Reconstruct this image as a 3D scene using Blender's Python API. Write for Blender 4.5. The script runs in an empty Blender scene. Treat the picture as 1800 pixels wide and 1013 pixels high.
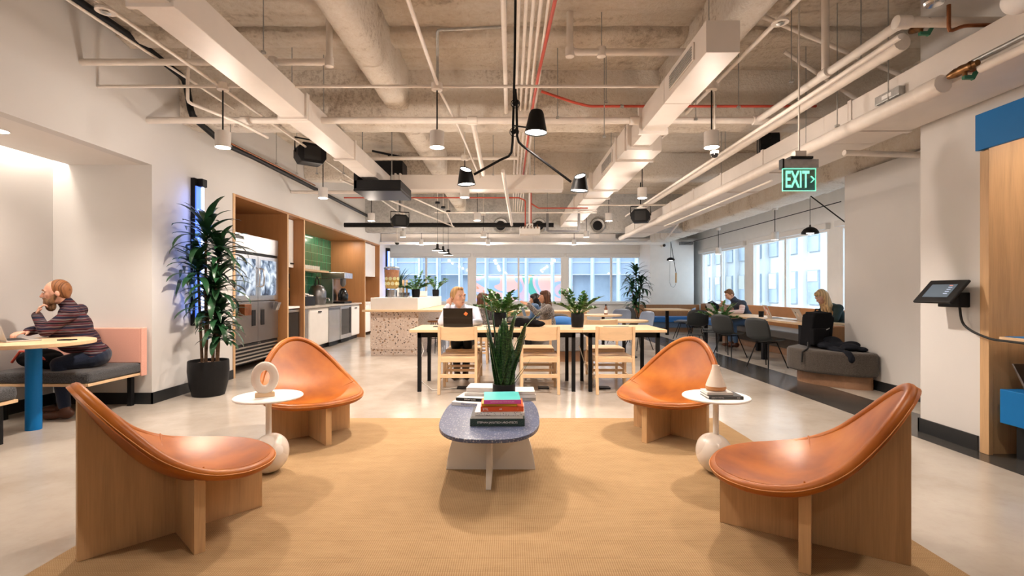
import bpy, bmesh, math, random
from mathutils import Vector, Matrix, noise
R = math.radians
sc = bpy.context.scene
col = sc.collection
rnd = random.Random(7)
# ---------------------------------------------------------------- camera
EYE, FPX, CX, HY = 1.25, 870.0, 898.0, 512.0
cam = bpy.data.cameras.new('camera'); camo = bpy.data.objects.new('camera', cam); col.objects.link(camo)
camo.location = (0, 0, EYE); camo.rotation_euler = (R(90), 0, 0)
cam.sensor_width = 36; cam.lens = FPX / 1800 * 36
cam.shift_x = (900 - CX) / 1800; cam.shift_y = (HY - 506.5) / 1800
cam.clip_start = .05; cam.clip_end = 400
sc.camera = camo
sc.view_settings.view_transform = 'Standard'; sc.view_settings.look = 'None'
sc.view_settings.exposure = 0.30; sc.view_settings.gamma = 1; sc.view_settings.use_curve_mapping = False
# ---------------------------------------------------------------- world and sun
W = bpy.data.worlds.new('daylight'); sc.world = W; W.use_nodes = True
bgn = W.node_tree.nodes['Background']
bgn.inputs['Color'].default_value = (.80, .89, 1.0, 1); bgn.inputs['Strength'].default_value = 3.6
def sun(direction, energy, colr, ang=1.5):
    l = bpy.data.lights.new('sun', 'SUN'); l.energy = energy; l.color = colr; l.angle = R(ang)
    o = bpy.data.objects.new('sun', l); col.objects.link(o); o.location = (-10, 2, 12)
    o.rotation_euler = Vector(direction).to_track_quat('-Z', 'Y').to_euler()
sun((.8, .25, -.5), 3.0, (1, .96, .9))
LAMP = (1.0, .85, .725)
def spot(loc, energy, ang=120, blend=.6, size=.06, d=(0, 0, -1), colr=LAMP, parent=None):
    l = bpy.data.lights.new('bulb', 'SPOT'); l.energy = energy; l.color = colr; l.spot_size = R(ang)
    l.spot_blend = blend; l.shadow_soft_size = size
    o = bpy.data.objects.new('bulb', l); col.objects.link(o); o.location = loc
    o.rotation_euler = Vector(d).to_track_quat('-Z', 'Y').to_euler()
    if parent: o.parent = parent
    return o
def point(loc, energy, size=.05, colr=LAMP, parent=None):
    l = bpy.data.lights.new('bulb', 'POINT'); l.energy = energy; l.color = colr; l.shadow_soft_size = size  # serves only the added fill lights below the pendants
    o = bpy.data.objects.new('bulb', l); col.objects.link(o); o.location = loc
    if parent: o.parent = parent
    return o
def area(loc, energy, sx, sy, d=(0, 0, -1), colr=LAMP, parent=None):
    l = bpy.data.lights.new('light_strip', 'AREA'); l.energy = energy; l.color = colr; l.shape = 'RECTANGLE'
    l.size = sx; l.size_y = sy
    o = bpy.data.objects.new('light_strip', l); col.objects.link(o); o.location = loc
    o.rotation_euler = Vector(d).to_track_quat('-Z', 'Y').to_euler()
    if parent: o.parent = parent
    return o
E_CAN = 128.0
E_FILL = 20.0                     # added fill point under each pendant, brightening the ceiling
# ---------------------------------------------------------------- measuring helpers
def F(x, y):                      # floor point seen at a pixel
    Y = EYE * FPX / (y - HY); return Vector(((x - CX) * Y / FPX, Y, 0))
def P(x, y, Y):                   # point at depth Y seen at a pixel
    return Vector(((x - CX) * Y / FPX, Y, EYE + (HY - y) * Y / FPX))
# ---------------------------------------------------------------- materials
def _nt(name):
    m = bpy.data.materials.new(name); m.use_nodes = True
    return m, m.node_tree, m.node_tree.nodes['Principled BSDF']
def nd(nt, t, **kw):
    n = nt.nodes.new(t)
    for k, v in kw.items():
        if k in n.inputs: n.inputs[k].default_value = v
        else: setattr(n, k, v)
    return n
def coords(nt, scale=(1, 1, 1), rot=(0, 0, 0), kind='Object'):
    tc = nd(nt, 'ShaderNodeTexCoord'); mp = nd(nt, 'ShaderNodeMapping')
    mp.inputs['Scale'].default_value = scale; mp.inputs['Rotation'].default_value = rot
    nt.links.new(tc.outputs[kind], mp.inputs['Vector']); return mp.outputs['Vector']
def ramp(nt, src, stops):
    r = nd(nt, 'ShaderNodeValToRGB'); e = r.color_ramp.elements
    while len(e) < len(stops): e.new(.5)
    for el, (p, c) in zip(e, stops): el.position = p; el.color = (*c, 1) if len(c) == 3 else c
    nt.links.new(src, r.inputs['Fac']); return r.outputs['Color']
def bump(nt, b, src, strength=.2, dist=.01):
    n = nd(nt, 'ShaderNodeBump', Strength=strength, Distance=dist)
    nt.links.new(src, n.inputs['Height']); nt.links.new(n.outputs['Normal'], b.inputs['Normal'])
def mul(c, f): return tuple(min(1, max(0, v * f)) for v in c)
def plain(name, c, rough=.5, metal=0, var=.06, scale=6, bmp=0, bs=None, coat=0, spec=.5):
    m, nt, b = _nt(name)
    b.inputs['Roughness'].default_value = rough; b.inputs['Metallic'].default_value = metal
    b.inputs['Coat Weight'].default_value = coat; b.inputs['Coat Roughness'].default_value = .15
    b.inputs['Specular IOR Level'].default_value = spec
    v = coords(nt); n = nd(nt, 'ShaderNodeTexNoise', Scale=scale, Detail=4.0); nt.links.new(v, n.inputs['Vector'])
    c2 = ramp(nt, n.outputs['Fac'], [(.3, mul(c, 1 - var)), (.7, mul(c, 1 + var))])
    nt.links.new(c2, b.inputs['Base Color'])
    if bmp:
        n2 = nd(nt, 'ShaderNodeTexNoise', Scale=bs or scale * 10, Detail=3.0); nt.links.new(v, n2.inputs['Vector'])
        bump(nt, b, n2.outputs['Fac'], bmp, .005)
    return m
def wood(name, c, axis=2, rough=.45, sc_=1.0, contrast=.16, coat=0):
    m, nt, b = _nt(name); b.inputs['Roughness'].default_value = rough; b.inputs['Coat Weight'].default_value = coat
    s = [9 * sc_] * 3; s[axis] = .7 * sc_
    v = coords(nt, s)
    n = nd(nt, 'ShaderNodeTexNoise', Scale=2.0, Detail=6.0, Distortion=.6); nt.links.new(v, n.inputs['Vector'])
    s2 = [60 * sc_] * 3; s2[axis] = 2.0 * sc_
    v2 = coords(nt, s2); n2 = nd(nt, 'ShaderNodeTexNoise', Scale=3.0, Detail=3.0); nt.links.new(v2, n2.inputs['Vector'])
    mx = nd(nt, 'ShaderNodeMix', data_type='FLOAT'); mx.inputs[0].default_value = .35
    nt.links.new(n.outputs['Fac'], mx.inputs[2]); nt.links.new(n2.outputs['Fac'], mx.inputs[3])
    cr = ramp(nt, mx.outputs[0], [(.3, mul(c, 1 - contrast * 1.3)), (.5, c), (.72, mul(c, 1 + contrast))])
    nt.links.new(cr, b.inputs['Base Color']); bump(nt, b, n2.outputs['Fac'], .06, .002)
    return m
def emit(name, c, s):
    m, nt, b = _nt(name); b.inputs['Base Color'].default_value = (*c, 1)
    b.inputs['Emission Color'].default_value = (*c, 1); b.inputs['Emission Strength'].default_value = s
    return m
def fabric(name, c1, c2, scale=260, rough=.95, bmp=.35):
    m, nt, b = _nt(name); b.inputs['Roughness'].default_value = rough; b.inputs['Specular IOR Level'].default_value = .2
    b.inputs['Sheen Weight'].default_value = .2
    v = coords(nt); n = nd(nt, 'ShaderNodeTexNoise', Scale=scale, Detail=2.0); nt.links.new(v, n.inputs['Vector'])
    nt.links.new(ramp(nt, n.outputs['Fac'], [(.38, c1), (.62, c2)]), b.inputs['Base Color'])
    bump(nt, b, n.outputs['Fac'], bmp, .003); return m
def chips(name, base, cols, scale=18, thr=.34, rough=.35):
    m, nt, b = _nt(name); b.inputs['Roughness'].default_value = rough
    v = coords(nt); last = None
    rgb = nd(nt, 'ShaderNodeRGB'); rgb.outputs[0].default_value = (*base, 1); last = rgb.outputs[0]
    for i, (c, s, t) in enumerate(cols):
        vo = nd(nt, 'ShaderNodeTexVoronoi', Scale=scale * s, Randomness=1.0); vo.inputs['Randomness'].default_value = 1
        wv = nd(nt, 'ShaderNodeVectorMath', operation='ADD'); wv.inputs[1].default_value = (i * 3.7, i * 1.3, i * 5.1)
        nt.links.new(v, wv.inputs[0]); nt.links.new(wv.outputs[0], vo.inputs['Vector'])
        lt = nd(nt, 'ShaderNodeMath', operation='LESS_THAN'); lt.inputs[1].default_value = t
        nt.links.new(vo.outputs['Distance'], lt.inputs[0])
        sx = nd(nt, 'ShaderNodeSeparateColor'); nt.links.new(vo.outputs['Color'], sx.inputs[0])
        g = nd(nt, 'ShaderNodeMath', operation='GREATER_THAN'); g.inputs[1].default_value = .45
        nt.links.new(sx.outputs[0], g.inputs[0])
        mm = nd(nt, 'ShaderNodeMath', operation='MULTIPLY'); nt.links.new(lt.outputs[0], mm.inputs[0]); nt.links.new(g.outputs[0], mm.inputs[1])
        mx = nd(nt, 'ShaderNodeMix', data_type='RGBA'); nt.links.new(mm.outputs[0], mx.inputs[0]); nt.links.new(last, mx.inputs[6])
        mx.inputs[7].default_value = (*c, 1); last = mx.outputs[2]
    nt.links.new(last, b.inputs['Base Color']); return m
def stripes(name, cols, scale, axis=2, rough=.9, warp=.4):
    m, nt, b = _nt(name); b.inputs['Roughness'].default_value = rough; b.inputs['Specular IOR Level'].default_value = .2
    v = coords(nt); w = nd(nt, 'ShaderNodeTexWave', Scale=scale, Distortion=warp * 4, Detail=1.0)
    w.bands_direction = 'XYZ'[axis]; nt.links.new(v, w.inputs['Vector'])
    w2 = nd(nt, 'ShaderNodeTexWave', Scale=scale * .37, Distortion=warp * 3); w2.bands_direction = 'XYZ'[axis]; nt.links.new(v, w2.inputs['Vector'])
    mx = nd(nt, 'ShaderNodeMix', data_type='FLOAT'); mx.inputs[0].default_value = .5
    nt.links.new(w.outputs['Fac'], mx.inputs[2]); nt.links.new(w2.outputs['Fac'], mx.inputs[3])
    n = len(cols); r = ramp(nt, mx.outputs[0], [(.15 + .7 * i / n, c) for i, c in enumerate(cols)])
    nt.links.new(r, b.inputs['Base Color']); return m
def clear(name, c=(.9, .97, 1), gloss=.08, tint=.9):
    m = bpy.data.materials.new(name); m.use_nodes = True; nt = m.node_tree; nt.nodes.clear()
    o = nd(nt, 'ShaderNodeOutputMaterial'); t = nd(nt, 'ShaderNodeBsdfTransparent'); g = nd(nt, 'ShaderNodeBsdfGlossy')
    t.inputs['Color'].default_value = (c[0] * tint, c[1] * tint, c[2] * tint, 1); g.inputs['Roughness'].default_value = .03
    lw = nd(nt, 'ShaderNodeLayerWeight', Blend=.5); pw = nd(nt, 'ShaderNodeMath', operation='POWER'); pw.inputs[1].default_value = 5
    nt.links.new(lw.outputs['Facing'], pw.inputs[0]); ma = nd(nt, 'ShaderNodeMath', operation='MULTIPLY_ADD'); ma.inputs[1].default_value = .8; ma.inputs[2].default_value = gloss * .35
    nt.links.new(pw.outputs[0], ma.inputs[0])
    mx = nd(nt, 'ShaderNodeMixShader'); nt.links.new(ma.outputs[0], mx.inputs[0])
    nt.links.new(t.outputs[0], mx.inputs[1]); nt.links.new(g.outputs[0], mx.inputs[2]); nt.links.new(mx.outputs[0], o.inputs[0])
    return m
M = {}
M['wall'] = plain('wall_paint', (.64, .63, .62), .75, var=.015, scale=2, bmp=.04, bs=150)
M['soffit'] = plain('soffit_paint', (.74, .72, .70), .7, var=.01)
M['white'] = plain('white_paint', (.86, .845, .82), .5, var=.02)
M['pipe'] = plain('painted_pipe', (.77, .71, .65), .5, var=.05, scale=12)
M['duct'] = plain('painted_duct', (.74, .685, .635), .5, var=.03, scale=5)
M['base'] = plain('black_baseboard', (.012, .014, .016), .5, var=.1)
M['black'] = plain('black_metal', (.007, .007, .008), .5, var=.15, scale=20, spec=.22)
M['blackgloss'] = plain('black_gloss', (.006, .006, .007), .15, var=.1)
M['cloth'] = plain('black_cloth', (.008, .008, .010), .9, spec=.12, bmp=.3, bs=60)
M['rubber'] = plain('black_rubber', (.009, .009, .009), .7)
M['steel'] = plain('stainless_steel', (.56, .56, .57), .27, 1, var=.05, scale=3)
M['darksteel'] = plain('dark_steel', (.22, .22, .23), .35, 1, var=.08)
M['galv'] = plain('galvanised_steel', (.45, .45, .44), .45, .9, var=.15, scale=25)
M['brass'] = plain('aged_brass', (.22, .11, .045), .4, 1, var=.25, scale=30)
M['copper'] = plain('copper_pipe', (.30, .12, .055), .4, 1, var=.25, scale=15)
M['red'] = plain('red_conduit', (.50, .065, .035), .5, var=.1)
M['green'] = plain('green_plastic', (.02, .14, .08), .5)
M['oak'] = wood('oak_veneer', (.58, .365, .185), 2, .5)
M['oakx'] = wood('oak_plinth', (.33, .18, .10), 0, .5)
M['steel2'] = plain('brushed_steel_dark', (.36, .36, .38), .3, 1, var=.05, scale=3)
M['oaky'] = wood('oak_veneer_deep', (.46, .24, .105), 1, .5)
M['walnut'] = wood('amber_plywood', (.36, .165, .06), 2, .45, contrast=.1)
M['beech'] = wood('pale_beech', (.72, .50, .30), 0, .45, contrast=.09)
M['beechz'] = wood('pale_beech_upright', (.72, .50, .30), 2, .45, contrast=.09)
M['tabletop'] = wood('pale_oak_top', (.70, .49, .29), 0, .4, contrast=.1)
M['blue'] = plain('blue_laminate', (.001, .15, .44), .5, var=.03, spec=.25)
M['bluefab'] = fabric('blue_fabric', (.03, .14, .42), (.05, .2, .52))
M['slate'] = fabric('slate_blue_fabric', (.10, .15, .24), (.15, .21, .31))
M['charcoal'] = fabric('charcoal_wool', (.022, .023, .026), (.105, .108, .115), 190)
M['brownwool'] = fabric('brown_grey_wool', (.045, .037, .032), (.10, .085, .072), 190)
M['greywool'] = fabric('grey_wool', (.17, .165, .165), (.27, .26, .255), 200)
M['pink'] = fabric('pink_wool', (.70, .36, .285), (.78, .42, .335), 200, bmp=.1)
M['soil'] = fabric('potting_mulch', (.07, .035, .02), (.32, .19, .12), 45, bmp=.9)
M['screen'] = emit('dim_screen', (.05, .07, .09), .8)
M['glass'] = clear('window_glass')
M['drink'] = clear('clear_glass', (.96, .98, 1), .3, .93)
M['bulb'] = emit('lamp_glow', (1, .93, .84), 9)
M['leaf'] = plain('dark_green_leaf', (.014, .058, .022), .3, var=.45, scale=4)
M['leaf2'] = plain('mid_green_leaf', (.06, .175, .04), .35, var=.4, scale=6)
M['bark'] = plain('cane_bark', (.13, .075, .04), .8, var=.4, scale=30, bmp=.3)
M['alu'] = plain('silver_laptop', (.62, .60, .58), .35, .7, var=.02)
M['page'] = stripes('page_edges', [(.75, .72, .66), (.86, .84, .79)], 60, 2, .8, 0)
# leather: warm tan, glossy, faint mottling
def leather():
    m, nt, b = _nt('tan_leather'); v = coords(nt)
    n = nd(nt, 'ShaderNodeTexNoise', Scale=4.0, Detail=5.0); nt.links.new(v, n.inputs['Vector'])
    nt.links.new(ramp(nt, n.outputs['Fac'], [(.3, (.24, .058, .005)), (.5, (.37, .100, .008)), (.72, (.47, .150, .016))]), b.inputs['Base Color'])
    b.inputs['Roughness'].default_value = .40; b.inputs['Specular IOR Level'].default_value = .34
    vo = nd(nt, 'ShaderNodeTexVoronoi', Scale=420.0); nt.links.new(v, vo.inputs['Vector']); bump(nt, b, vo.outputs['Distance'], .05, .001)
    return m
M['leather'] = leather()
M['stitch'] = plain('tan_thread', (.62, .27, .09), .5)
def rugmat():
    m, nt, b = _nt('sisal_weave'); v = coords(nt); b.inputs['Roughness'].default_value = .95; b.inputs['Specular IOR Level'].default_value = .15
    w1 = nd(nt, 'ShaderNodeTexWave', Scale=30.0, Distortion=.7, Detail=1.0); w1.bands_direction = 'X'; nt.links.new(v, w1.inputs['Vector'])
    w2 = nd(nt, 'ShaderNodeTexWave', Scale=30.0, Distortion=.7, Detail=1.0); w2.bands_direction = 'Y'; nt.links.new(v, w2.inputs['Vector'])
    mm = nd(nt, 'ShaderNodeMath', operation='MULTIPLY'); nt.links.new(w1.outputs['Fac'], mm.inputs[0]); nt.links.new(w2.outputs['Fac'], mm.inputs[1])
    n = nd(nt, 'ShaderNodeTexNoise', Scale=5.0, Detail=8.0, Roughness=.75); v2 = coords(nt, (.8, 2.2, 1)); nt.links.new(v2, n.inputs['Vector'])
    a = nd(nt, 'ShaderNodeMix', data_type='FLOAT'); a.inputs[0].default_value = .42; nt.links.new(mm.outputs[0], a.inputs[2]); nt.links.new(n.outputs['Fac'], a.inputs[3])
    nt.links.new(ramp(nt, a.outputs[0], [(.12, (.24, .145, .07)), (.34, (.39, .255, .13)), (.62, (.475, .325, .18))]), b.inputs['Base Color'])
    bump(nt, b, mm.outputs[0], .5, .004); return m
M['rug'] = rugmat()
def floormat():
    m, nt, b = _nt('polished_concrete'); v = coords(nt)
    n = nd(nt, 'ShaderNodeTexNoise', Scale=.8, Detail=9.0, Roughness=.62); nt.links.new(v, n.inputs['Vector'])
    c = ramp(nt, n.outputs['Fac'], [(.33, (.37, .32, .27)), (.5, (.46, .41, .355)), (.68, (.54, .49, .43))])
    n3 = nd(nt, 'ShaderNodeTexNoise', Scale=9.0, Detail=8.0, Roughness=.7); nt.links.new(v, n3.inputs['Vector'])
    sp = ramp(nt, n3.outputs['Fac'], [(.25, (.86, .84, .82)), (.5, (1, 1, 1))])
    mc = nd(nt, 'ShaderNodeMix', data_type='RGBA', blend_type='MULTIPLY'); mc.inputs[0].default_value = .6
    nt.links.new(c, mc.inputs[6]); nt.links.new(sp, mc.inputs[7])
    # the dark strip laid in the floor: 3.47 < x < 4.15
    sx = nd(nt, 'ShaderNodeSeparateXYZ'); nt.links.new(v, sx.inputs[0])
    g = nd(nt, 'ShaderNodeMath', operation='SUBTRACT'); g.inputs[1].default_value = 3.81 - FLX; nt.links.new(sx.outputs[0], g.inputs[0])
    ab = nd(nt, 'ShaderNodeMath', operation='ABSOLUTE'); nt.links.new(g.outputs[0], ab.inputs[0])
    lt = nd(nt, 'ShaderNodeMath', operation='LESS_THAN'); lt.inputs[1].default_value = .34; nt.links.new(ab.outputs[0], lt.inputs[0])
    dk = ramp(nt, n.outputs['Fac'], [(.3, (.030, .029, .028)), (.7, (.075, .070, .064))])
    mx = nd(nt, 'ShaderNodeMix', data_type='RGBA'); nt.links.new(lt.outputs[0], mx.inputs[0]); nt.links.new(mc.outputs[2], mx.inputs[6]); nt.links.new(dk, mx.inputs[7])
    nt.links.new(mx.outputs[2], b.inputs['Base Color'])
    rr = nd(nt, 'ShaderNodeMapRange'); rr.inputs['To Min'].default_value = .11; rr.inputs['To Max'].default_value = .27
    nt.links.new(n.outputs['Fac'], rr.inputs['Value']); nt.links.new(rr.outputs[0], b.inputs['Roughness'])
    return m
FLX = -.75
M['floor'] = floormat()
def spray(name, c1, c2, c3, s0=14.0):
    m, nt, b = _nt(name); v = coords(nt); b.inputs['Roughness'].default_value = .95; b.inputs['Specular IOR Level'].default_value = .1
    n = nd(nt, 'ShaderNodeTexNoise', Scale=s0, Detail=8.0, Roughness=.7); nt.links.new(v, n.inputs['Vector'])
    n2 = nd(nt, 'ShaderNodeTexNoise', Scale=.9, Detail=5.0, Distortion=.8); v2 = coords(nt, (.5, 2.2, 1)); nt.links.new(v2, n2.inputs['Vector'])
    a = nd(nt, 'ShaderNodeMix', data_type='FLOAT'); a.inputs[0].default_value = .55; nt.links.new(n.outputs['Fac'], a.inputs[2]); nt.links.new(n2.outputs['Fac'], a.inputs[3])
    nt.links.new(ramp(nt, a.outputs[0], [(.32, c1), (.46, c2), (.6, c3)]), b.inputs['Base Color'])
    bump(nt, b, n.outputs['Fac'], 1.0, .05 * 14 / s0); return m
M['spray'] = spray('sprayed_fireproofing', (.38, .295, .21), (.76, .67, .56), (.86, .79, .70))
M['spraybeam'] = spray('sprayed_beam', (.36, .28, .21), (.80, .73, .64), (.88, .83, .76), 26)
M['concrete'] = spray('grey_concrete', (.30, .295, .285), (.50, .49, .475), (.64, .63, .61))
M['terrazzo'] = chips('pink_terrazzo', (.66, .54, .455), [((.40, .25, .15), 1.0, .27), ((.10, .075, .06), 1.3, .24), ((.76, .68, .61), 1.7, .3), ((.22, .16, .13), 2.3, .27)], 13)
M['bluetop'] = chips('blue_terrazzo', (.075, .095, .17), [((.30, .31, .36), 2.2, .3), ((.055, .07, .13), 1.6, .3), ((.46, .44, .45), 4, .24)], 26, rough=.3)
M['marble'] = chips('pale_marble', (.74, .67, .60), [((.66, .58, .51), .5, .4), ((.80, .75, .70), .8, .35)], 8, rough=.25)
def tiles():
    m, nt, b = _nt('green_glazed_tile'); v = coords(nt, (1, 1, 1), (0, R(90), R(90)))
    br = nd(nt, 'ShaderNodeTexBrick', Scale=1.0); br.offset = 0; br.inputs['Brick Width'].default_value = .07; br.inputs['Row Height'].default_value = .20
    br.inputs['Mortar Size'].default_value = .004; br.inputs['Color1'].default_value = (.008, .105, .048, 1); br.inputs['Color2'].default_value = (.012, .135, .06, 1)
    br.inputs['Mortar'].default_value = (.22, .38, .26, 1); nt.links.new(v, br.inputs['Vector'])
    nt.links.new(br.outputs['Color'], b.inputs['Base Color']); b.inputs['Roughness'].default_value = .18; return m
M['tile'] = tiles()
# ---------------------------------------------------------------- mesh builder
class MB:
    def __init__(s): s.v = []; s.f = []
    def add(s, vs, fs):
        b = len(s.v); s.v += [tuple(v) for v in vs]; s.f += [tuple(i + b for i in f) for f in fs]; return s
    def box(s, x0, x1, y0, y1, z0, z1):
        if x0 > x1: x0, x1 = x1, x0
        if y0 > y1: y0, y1 = y1, y0
        if z0 > z1: z0, z1 = z1, z0
        return s.add([(x0, y0, z0), (x1, y0, z0), (x1, y1, z0), (x0, y1, z0), (x0, y0, z1), (x1, y0, z1), (x1, y1, z1), (x0, y1, z1)],
                     [(0, 3, 2, 1), (4, 5, 6, 7), (0, 1, 5, 4), (1, 2, 6, 5), (2, 3, 7, 6), (3, 0, 4, 7)])
    def obox(s, c, size, rot=(0, 0, 0)):      # oriented box: centre, size, euler (or Matrix)
        m = rot if isinstance(rot, Matrix) else Matrix.Rotation(rot[2], 3, 'Z') @ Matrix.Rotation(rot[1], 3, 'Y') @ Matrix.Rotation(rot[0], 3, 'X')
        k = len(s.v); h = [q / 2 for q in size]; s.box(-h[0], h[0], -h[1], h[1], -h[2], h[2]); c = Vector(c)
        for i in range(k, len(s.v)): s.v[i] = tuple(m @ Vector(s.v[i]) + c)
        return s
    def beam(s, a, b, w, h, up=(0, 0, 1)):    # rectangular bar from a to b
        a, b = Vector(a), Vector(b); d = b - a; y = d.normalized(); x = y.cross(Vector(up))
        if x.length < 1e-4: x = y.cross(Vector((0, 1, 0)))
        x.normalize(); z = x.cross(y)
        return s.obox((a + b) / 2, (w, d.length, h), Matrix((x, y, z)).transposed())
    def tube(s, pts, r, seg=10, caps=True, closed=False):
        pts = [Vector(p) for p in pts]; n = len(pts); rs = r if isinstance(r, (list, tuple)) else [r] * n
        u = None; rings = []
        for i, p in enumerate(pts):
            if closed: t = pts[(i + 1) % n] - pts[i - 1]
            else: t = pts[min(i + 1, n - 1)] - pts[max(i - 1, 0)]
            t = t.normalized() if t.length > 1e-9 else Vector((0, 0, 1))
            if u is None: u = t.cross(Vector((.31, .17, .93))).normalized()
            u = u - t * u.dot(t)
            u = u.normalized() if u.length > 1e-6 else t.orthogonal().normalized()
            w = t.cross(u); b = len(s.v)
            s.v += [tuple(p + (u * math.cos(2 * math.pi * k / seg) + w * math.sin(2 * math.pi * k / seg)) * rs[i]) for k in range(seg)]
            rings.append(b)
        for i in range(n if closed else n - 1):
            a, b = rings[i], rings[(i + 1) % n]
            off = 0
            if closed and i == n - 1:        # find best twist match
                off = min(range(seg), key=lambda o: (Vector(s.v[a]) - Vector(s.v[b + o])).length)
            s.f += [(a + k, a + (k + 1) % seg, b + (k + 1 + off) % seg, b + (k + off) % seg) for k in range(seg)]
        if caps and not closed:
            s.f.append(tuple(rings[0] + k for k in reversed(range(seg)))); s.f.append(tuple(rings[-1] + k for k in range(seg)))
        return s
    def lathe(s, prof, c=(0, 0, 0), seg=32, ax='z', squash=1.0, caps=True):
        c = Vector(c); b = len(s.v); n = len(prof)
        for (r, z) in prof:
            for k in range(seg):
                a = 2 * math.pi * k / seg; x, y = r * math.cos(a), r * math.sin(a) * squash
                q = {'z': (x, y, z), 'x': (z, x, y), 'y': (x, z, y)}[ax]
                s.v.append(tuple(c + Vector(q)))
        for i in range(n - 1):
            for k in range(seg):
                q = (b + i * seg + k, b + i * seg + (k + 1) % seg, b + (i + 1) * seg + (k + 1) % seg, b + (i + 1) * seg + k)
                s.f.append(q)
        if caps:
            if prof[0][0] > 1e-6: s.f.append(tuple(b + k for k in reversed(range(seg))))
            if prof[-1][0] > 1e-6: s.f.append(tuple(b + (n - 1) * seg + k for k in range(seg)))
        return s
    def prism(s, poly, z0, z1, ax='z', inset=0):      # polygon extruded along an axis
        b = len(s.v); n = len(poly)
        def q(u, v, w): return {'z': (u, v, w), 'x': (w, u, v), 'y': (u, w, v)}[ax]
        s.v += [q(u, v, z0) for u, v in poly] + [q(u, v, z1) for u, v in poly]
        s.f.append(tuple(b + i for i in reversed(range(n)))); s.f.append(tuple(b + n + i for i in range(n)))
        s.f += [(b + i, b + (i + 1) % n, b + n + (i + 1) % n, b + n + i) for i in range(n)]
        return s
    def ball(s, c, r, seg=16, rings=10, rot=None):
        r = r if isinstance(r, (tuple, list, Vector)) else (r, r, r); c = Vector(c); b = len(s.v)
        for i in range(rings + 1):
            t = math.pi * i / rings
            for k in range(seg):
                a = 2 * math.pi * k / seg; p = Vector((r[0] * math.sin(t) * math.cos(a), r[1] * math.sin(t) * math.sin(a), r[2] * math.cos(t)))
                s.v.append(tuple(c + (rot @ p if rot else p)))
        for i in range(rings):
            for k in range(seg):
                s.f.append((b + i * seg + k, b + (i + 1) * seg + k, b + (i + 1) * seg + (k + 1) % seg, b + i * seg + (k + 1) % seg))
        return s
    def grid(s, fn, nu, nv, wrap=False):      # fn(i, j) -> point
        b = len(s.v)
        s.v += [tuple(fn(i, j)) for i in range(nu + 1) for j in range(nv + 1)]
        s.f += [(b + i * (nv + 1) + j, b + (i + 1) * (nv + 1) + j, b + (i + 1) * (nv + 1) + j + 1, b + i * (nv + 1) + j + 1) for i in range(nu) for j in range(nv)]
        return s
    def build(s, name, m, parent=None, world=False, smooth=None, bevel=0, solid=0, remesh=0, subsurf=0, sm=0):
        vs = s.v
        loc = (0, 0, 0)
        if world and parent:
            T = root_matrix(parent).inverted(); vs = [tuple(T @ Vector(v)) for v in vs]
        elif not parent:
            xs = [v[0] for v in vs]; ys = [v[1] for v in vs]; z = min(v[2] for v in vs)
            loc = ((min(xs) + max(xs)) / 2, (min(ys) + max(ys)) / 2, z)
            vs = [(v[0] - loc[0], v[1] - loc[1], v[2] - loc[2]) for v in vs]
        me = bpy.data.meshes.new(name); me.from_pydata(vs, [], s.f)
        bm = bmesh.new(); bm.from_mesh(me)
        if smooth is not None and not remesh: bmesh.ops.remove_doubles(bm, verts=bm.verts, dist=1e-5)
        if not solid: bmesh.ops.recalc_face_normals(bm, faces=bm.faces)
        bm.to_mesh(me); bm.free(); me.validate()
        if m: me.materials.append(m)
        o = bpy.data.objects.new(name, me); col.objects.link(o); o.location = loc
        if parent: o.parent = parent
        if smooth is not None:
            me.shade_smooth()
            if smooth: me.set_sharp_from_angle(angle=R(smooth))
        if remesh:
            k = o.modifiers.new('r', 'REMESH'); k.mode = 'VOXEL'; k.voxel_size = remesh; k.use_smooth_shade = True
            if sm: k = o.modifiers.new('s', 'SMOOTH'); k.iterations = sm; k.factor = .6
        if solid: k = o.modifiers.new('t', 'SOLIDIFY'); k.thickness = solid; k.offset = 0
        if bevel: k = o.modifiers.new('b', 'BEVEL'); k.width = bevel; k.segments = 3 if bevel > .01 else 2; k.limit_method = 'ANGLE'; k.angle_limit = R(35)
        if subsurf: k = o.modifiers.new('u', 'SUBSURF'); k.levels = subsurf; k.render_levels = subsurf
        return o
def root_matrix(o):
    m = Matrix.Identity(4)
    while o:
        m = (Matrix.Translation(o.location) @ o.rotation_euler.to_matrix().to_4x4() @ Matrix.Diagonal((*o.scale, 1))) @ m; o = o.parent
    return m
def tag(o, label=None, cat=None, group=None, kind=None):
    if label: o['label'] = label
    if cat: o['category'] = cat
    if group: o['group'] = group
    if kind: o['kind'] = kind
    return o
def thing(name, label, cat, loc=(0, 0, 0), rz=0, group=None):
    o = bpy.data.objects.new(name, None); col.objects.link(o); o.location = loc; o.rotation_euler = (0, 0, rz)
    o.empty_display_size = .1
    return tag(o, label, cat, group)
def struct(name, mb, m, bevel=0, smooth=None, parent=None):
    o = mb.build(name, m, parent, bevel=bevel, smooth=smooth)
    if not parent: o['kind'] = 'structure'
    return o
def dup(o, loc=None, rz=None, label=None, group=None, parent=None):
    c = o.copy(); col.objects.link(c)
    if parent: c.parent = parent
    if loc is not None: c.location = loc
    if rz is not None: c.rotation_euler = (0, 0, rz)
    if label: c['label'] = label
    if group: c['group'] = group
    for ch in list(o.children): dup(ch, parent=c)
    return c
def B(*a): return MB().box(*a)
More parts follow.
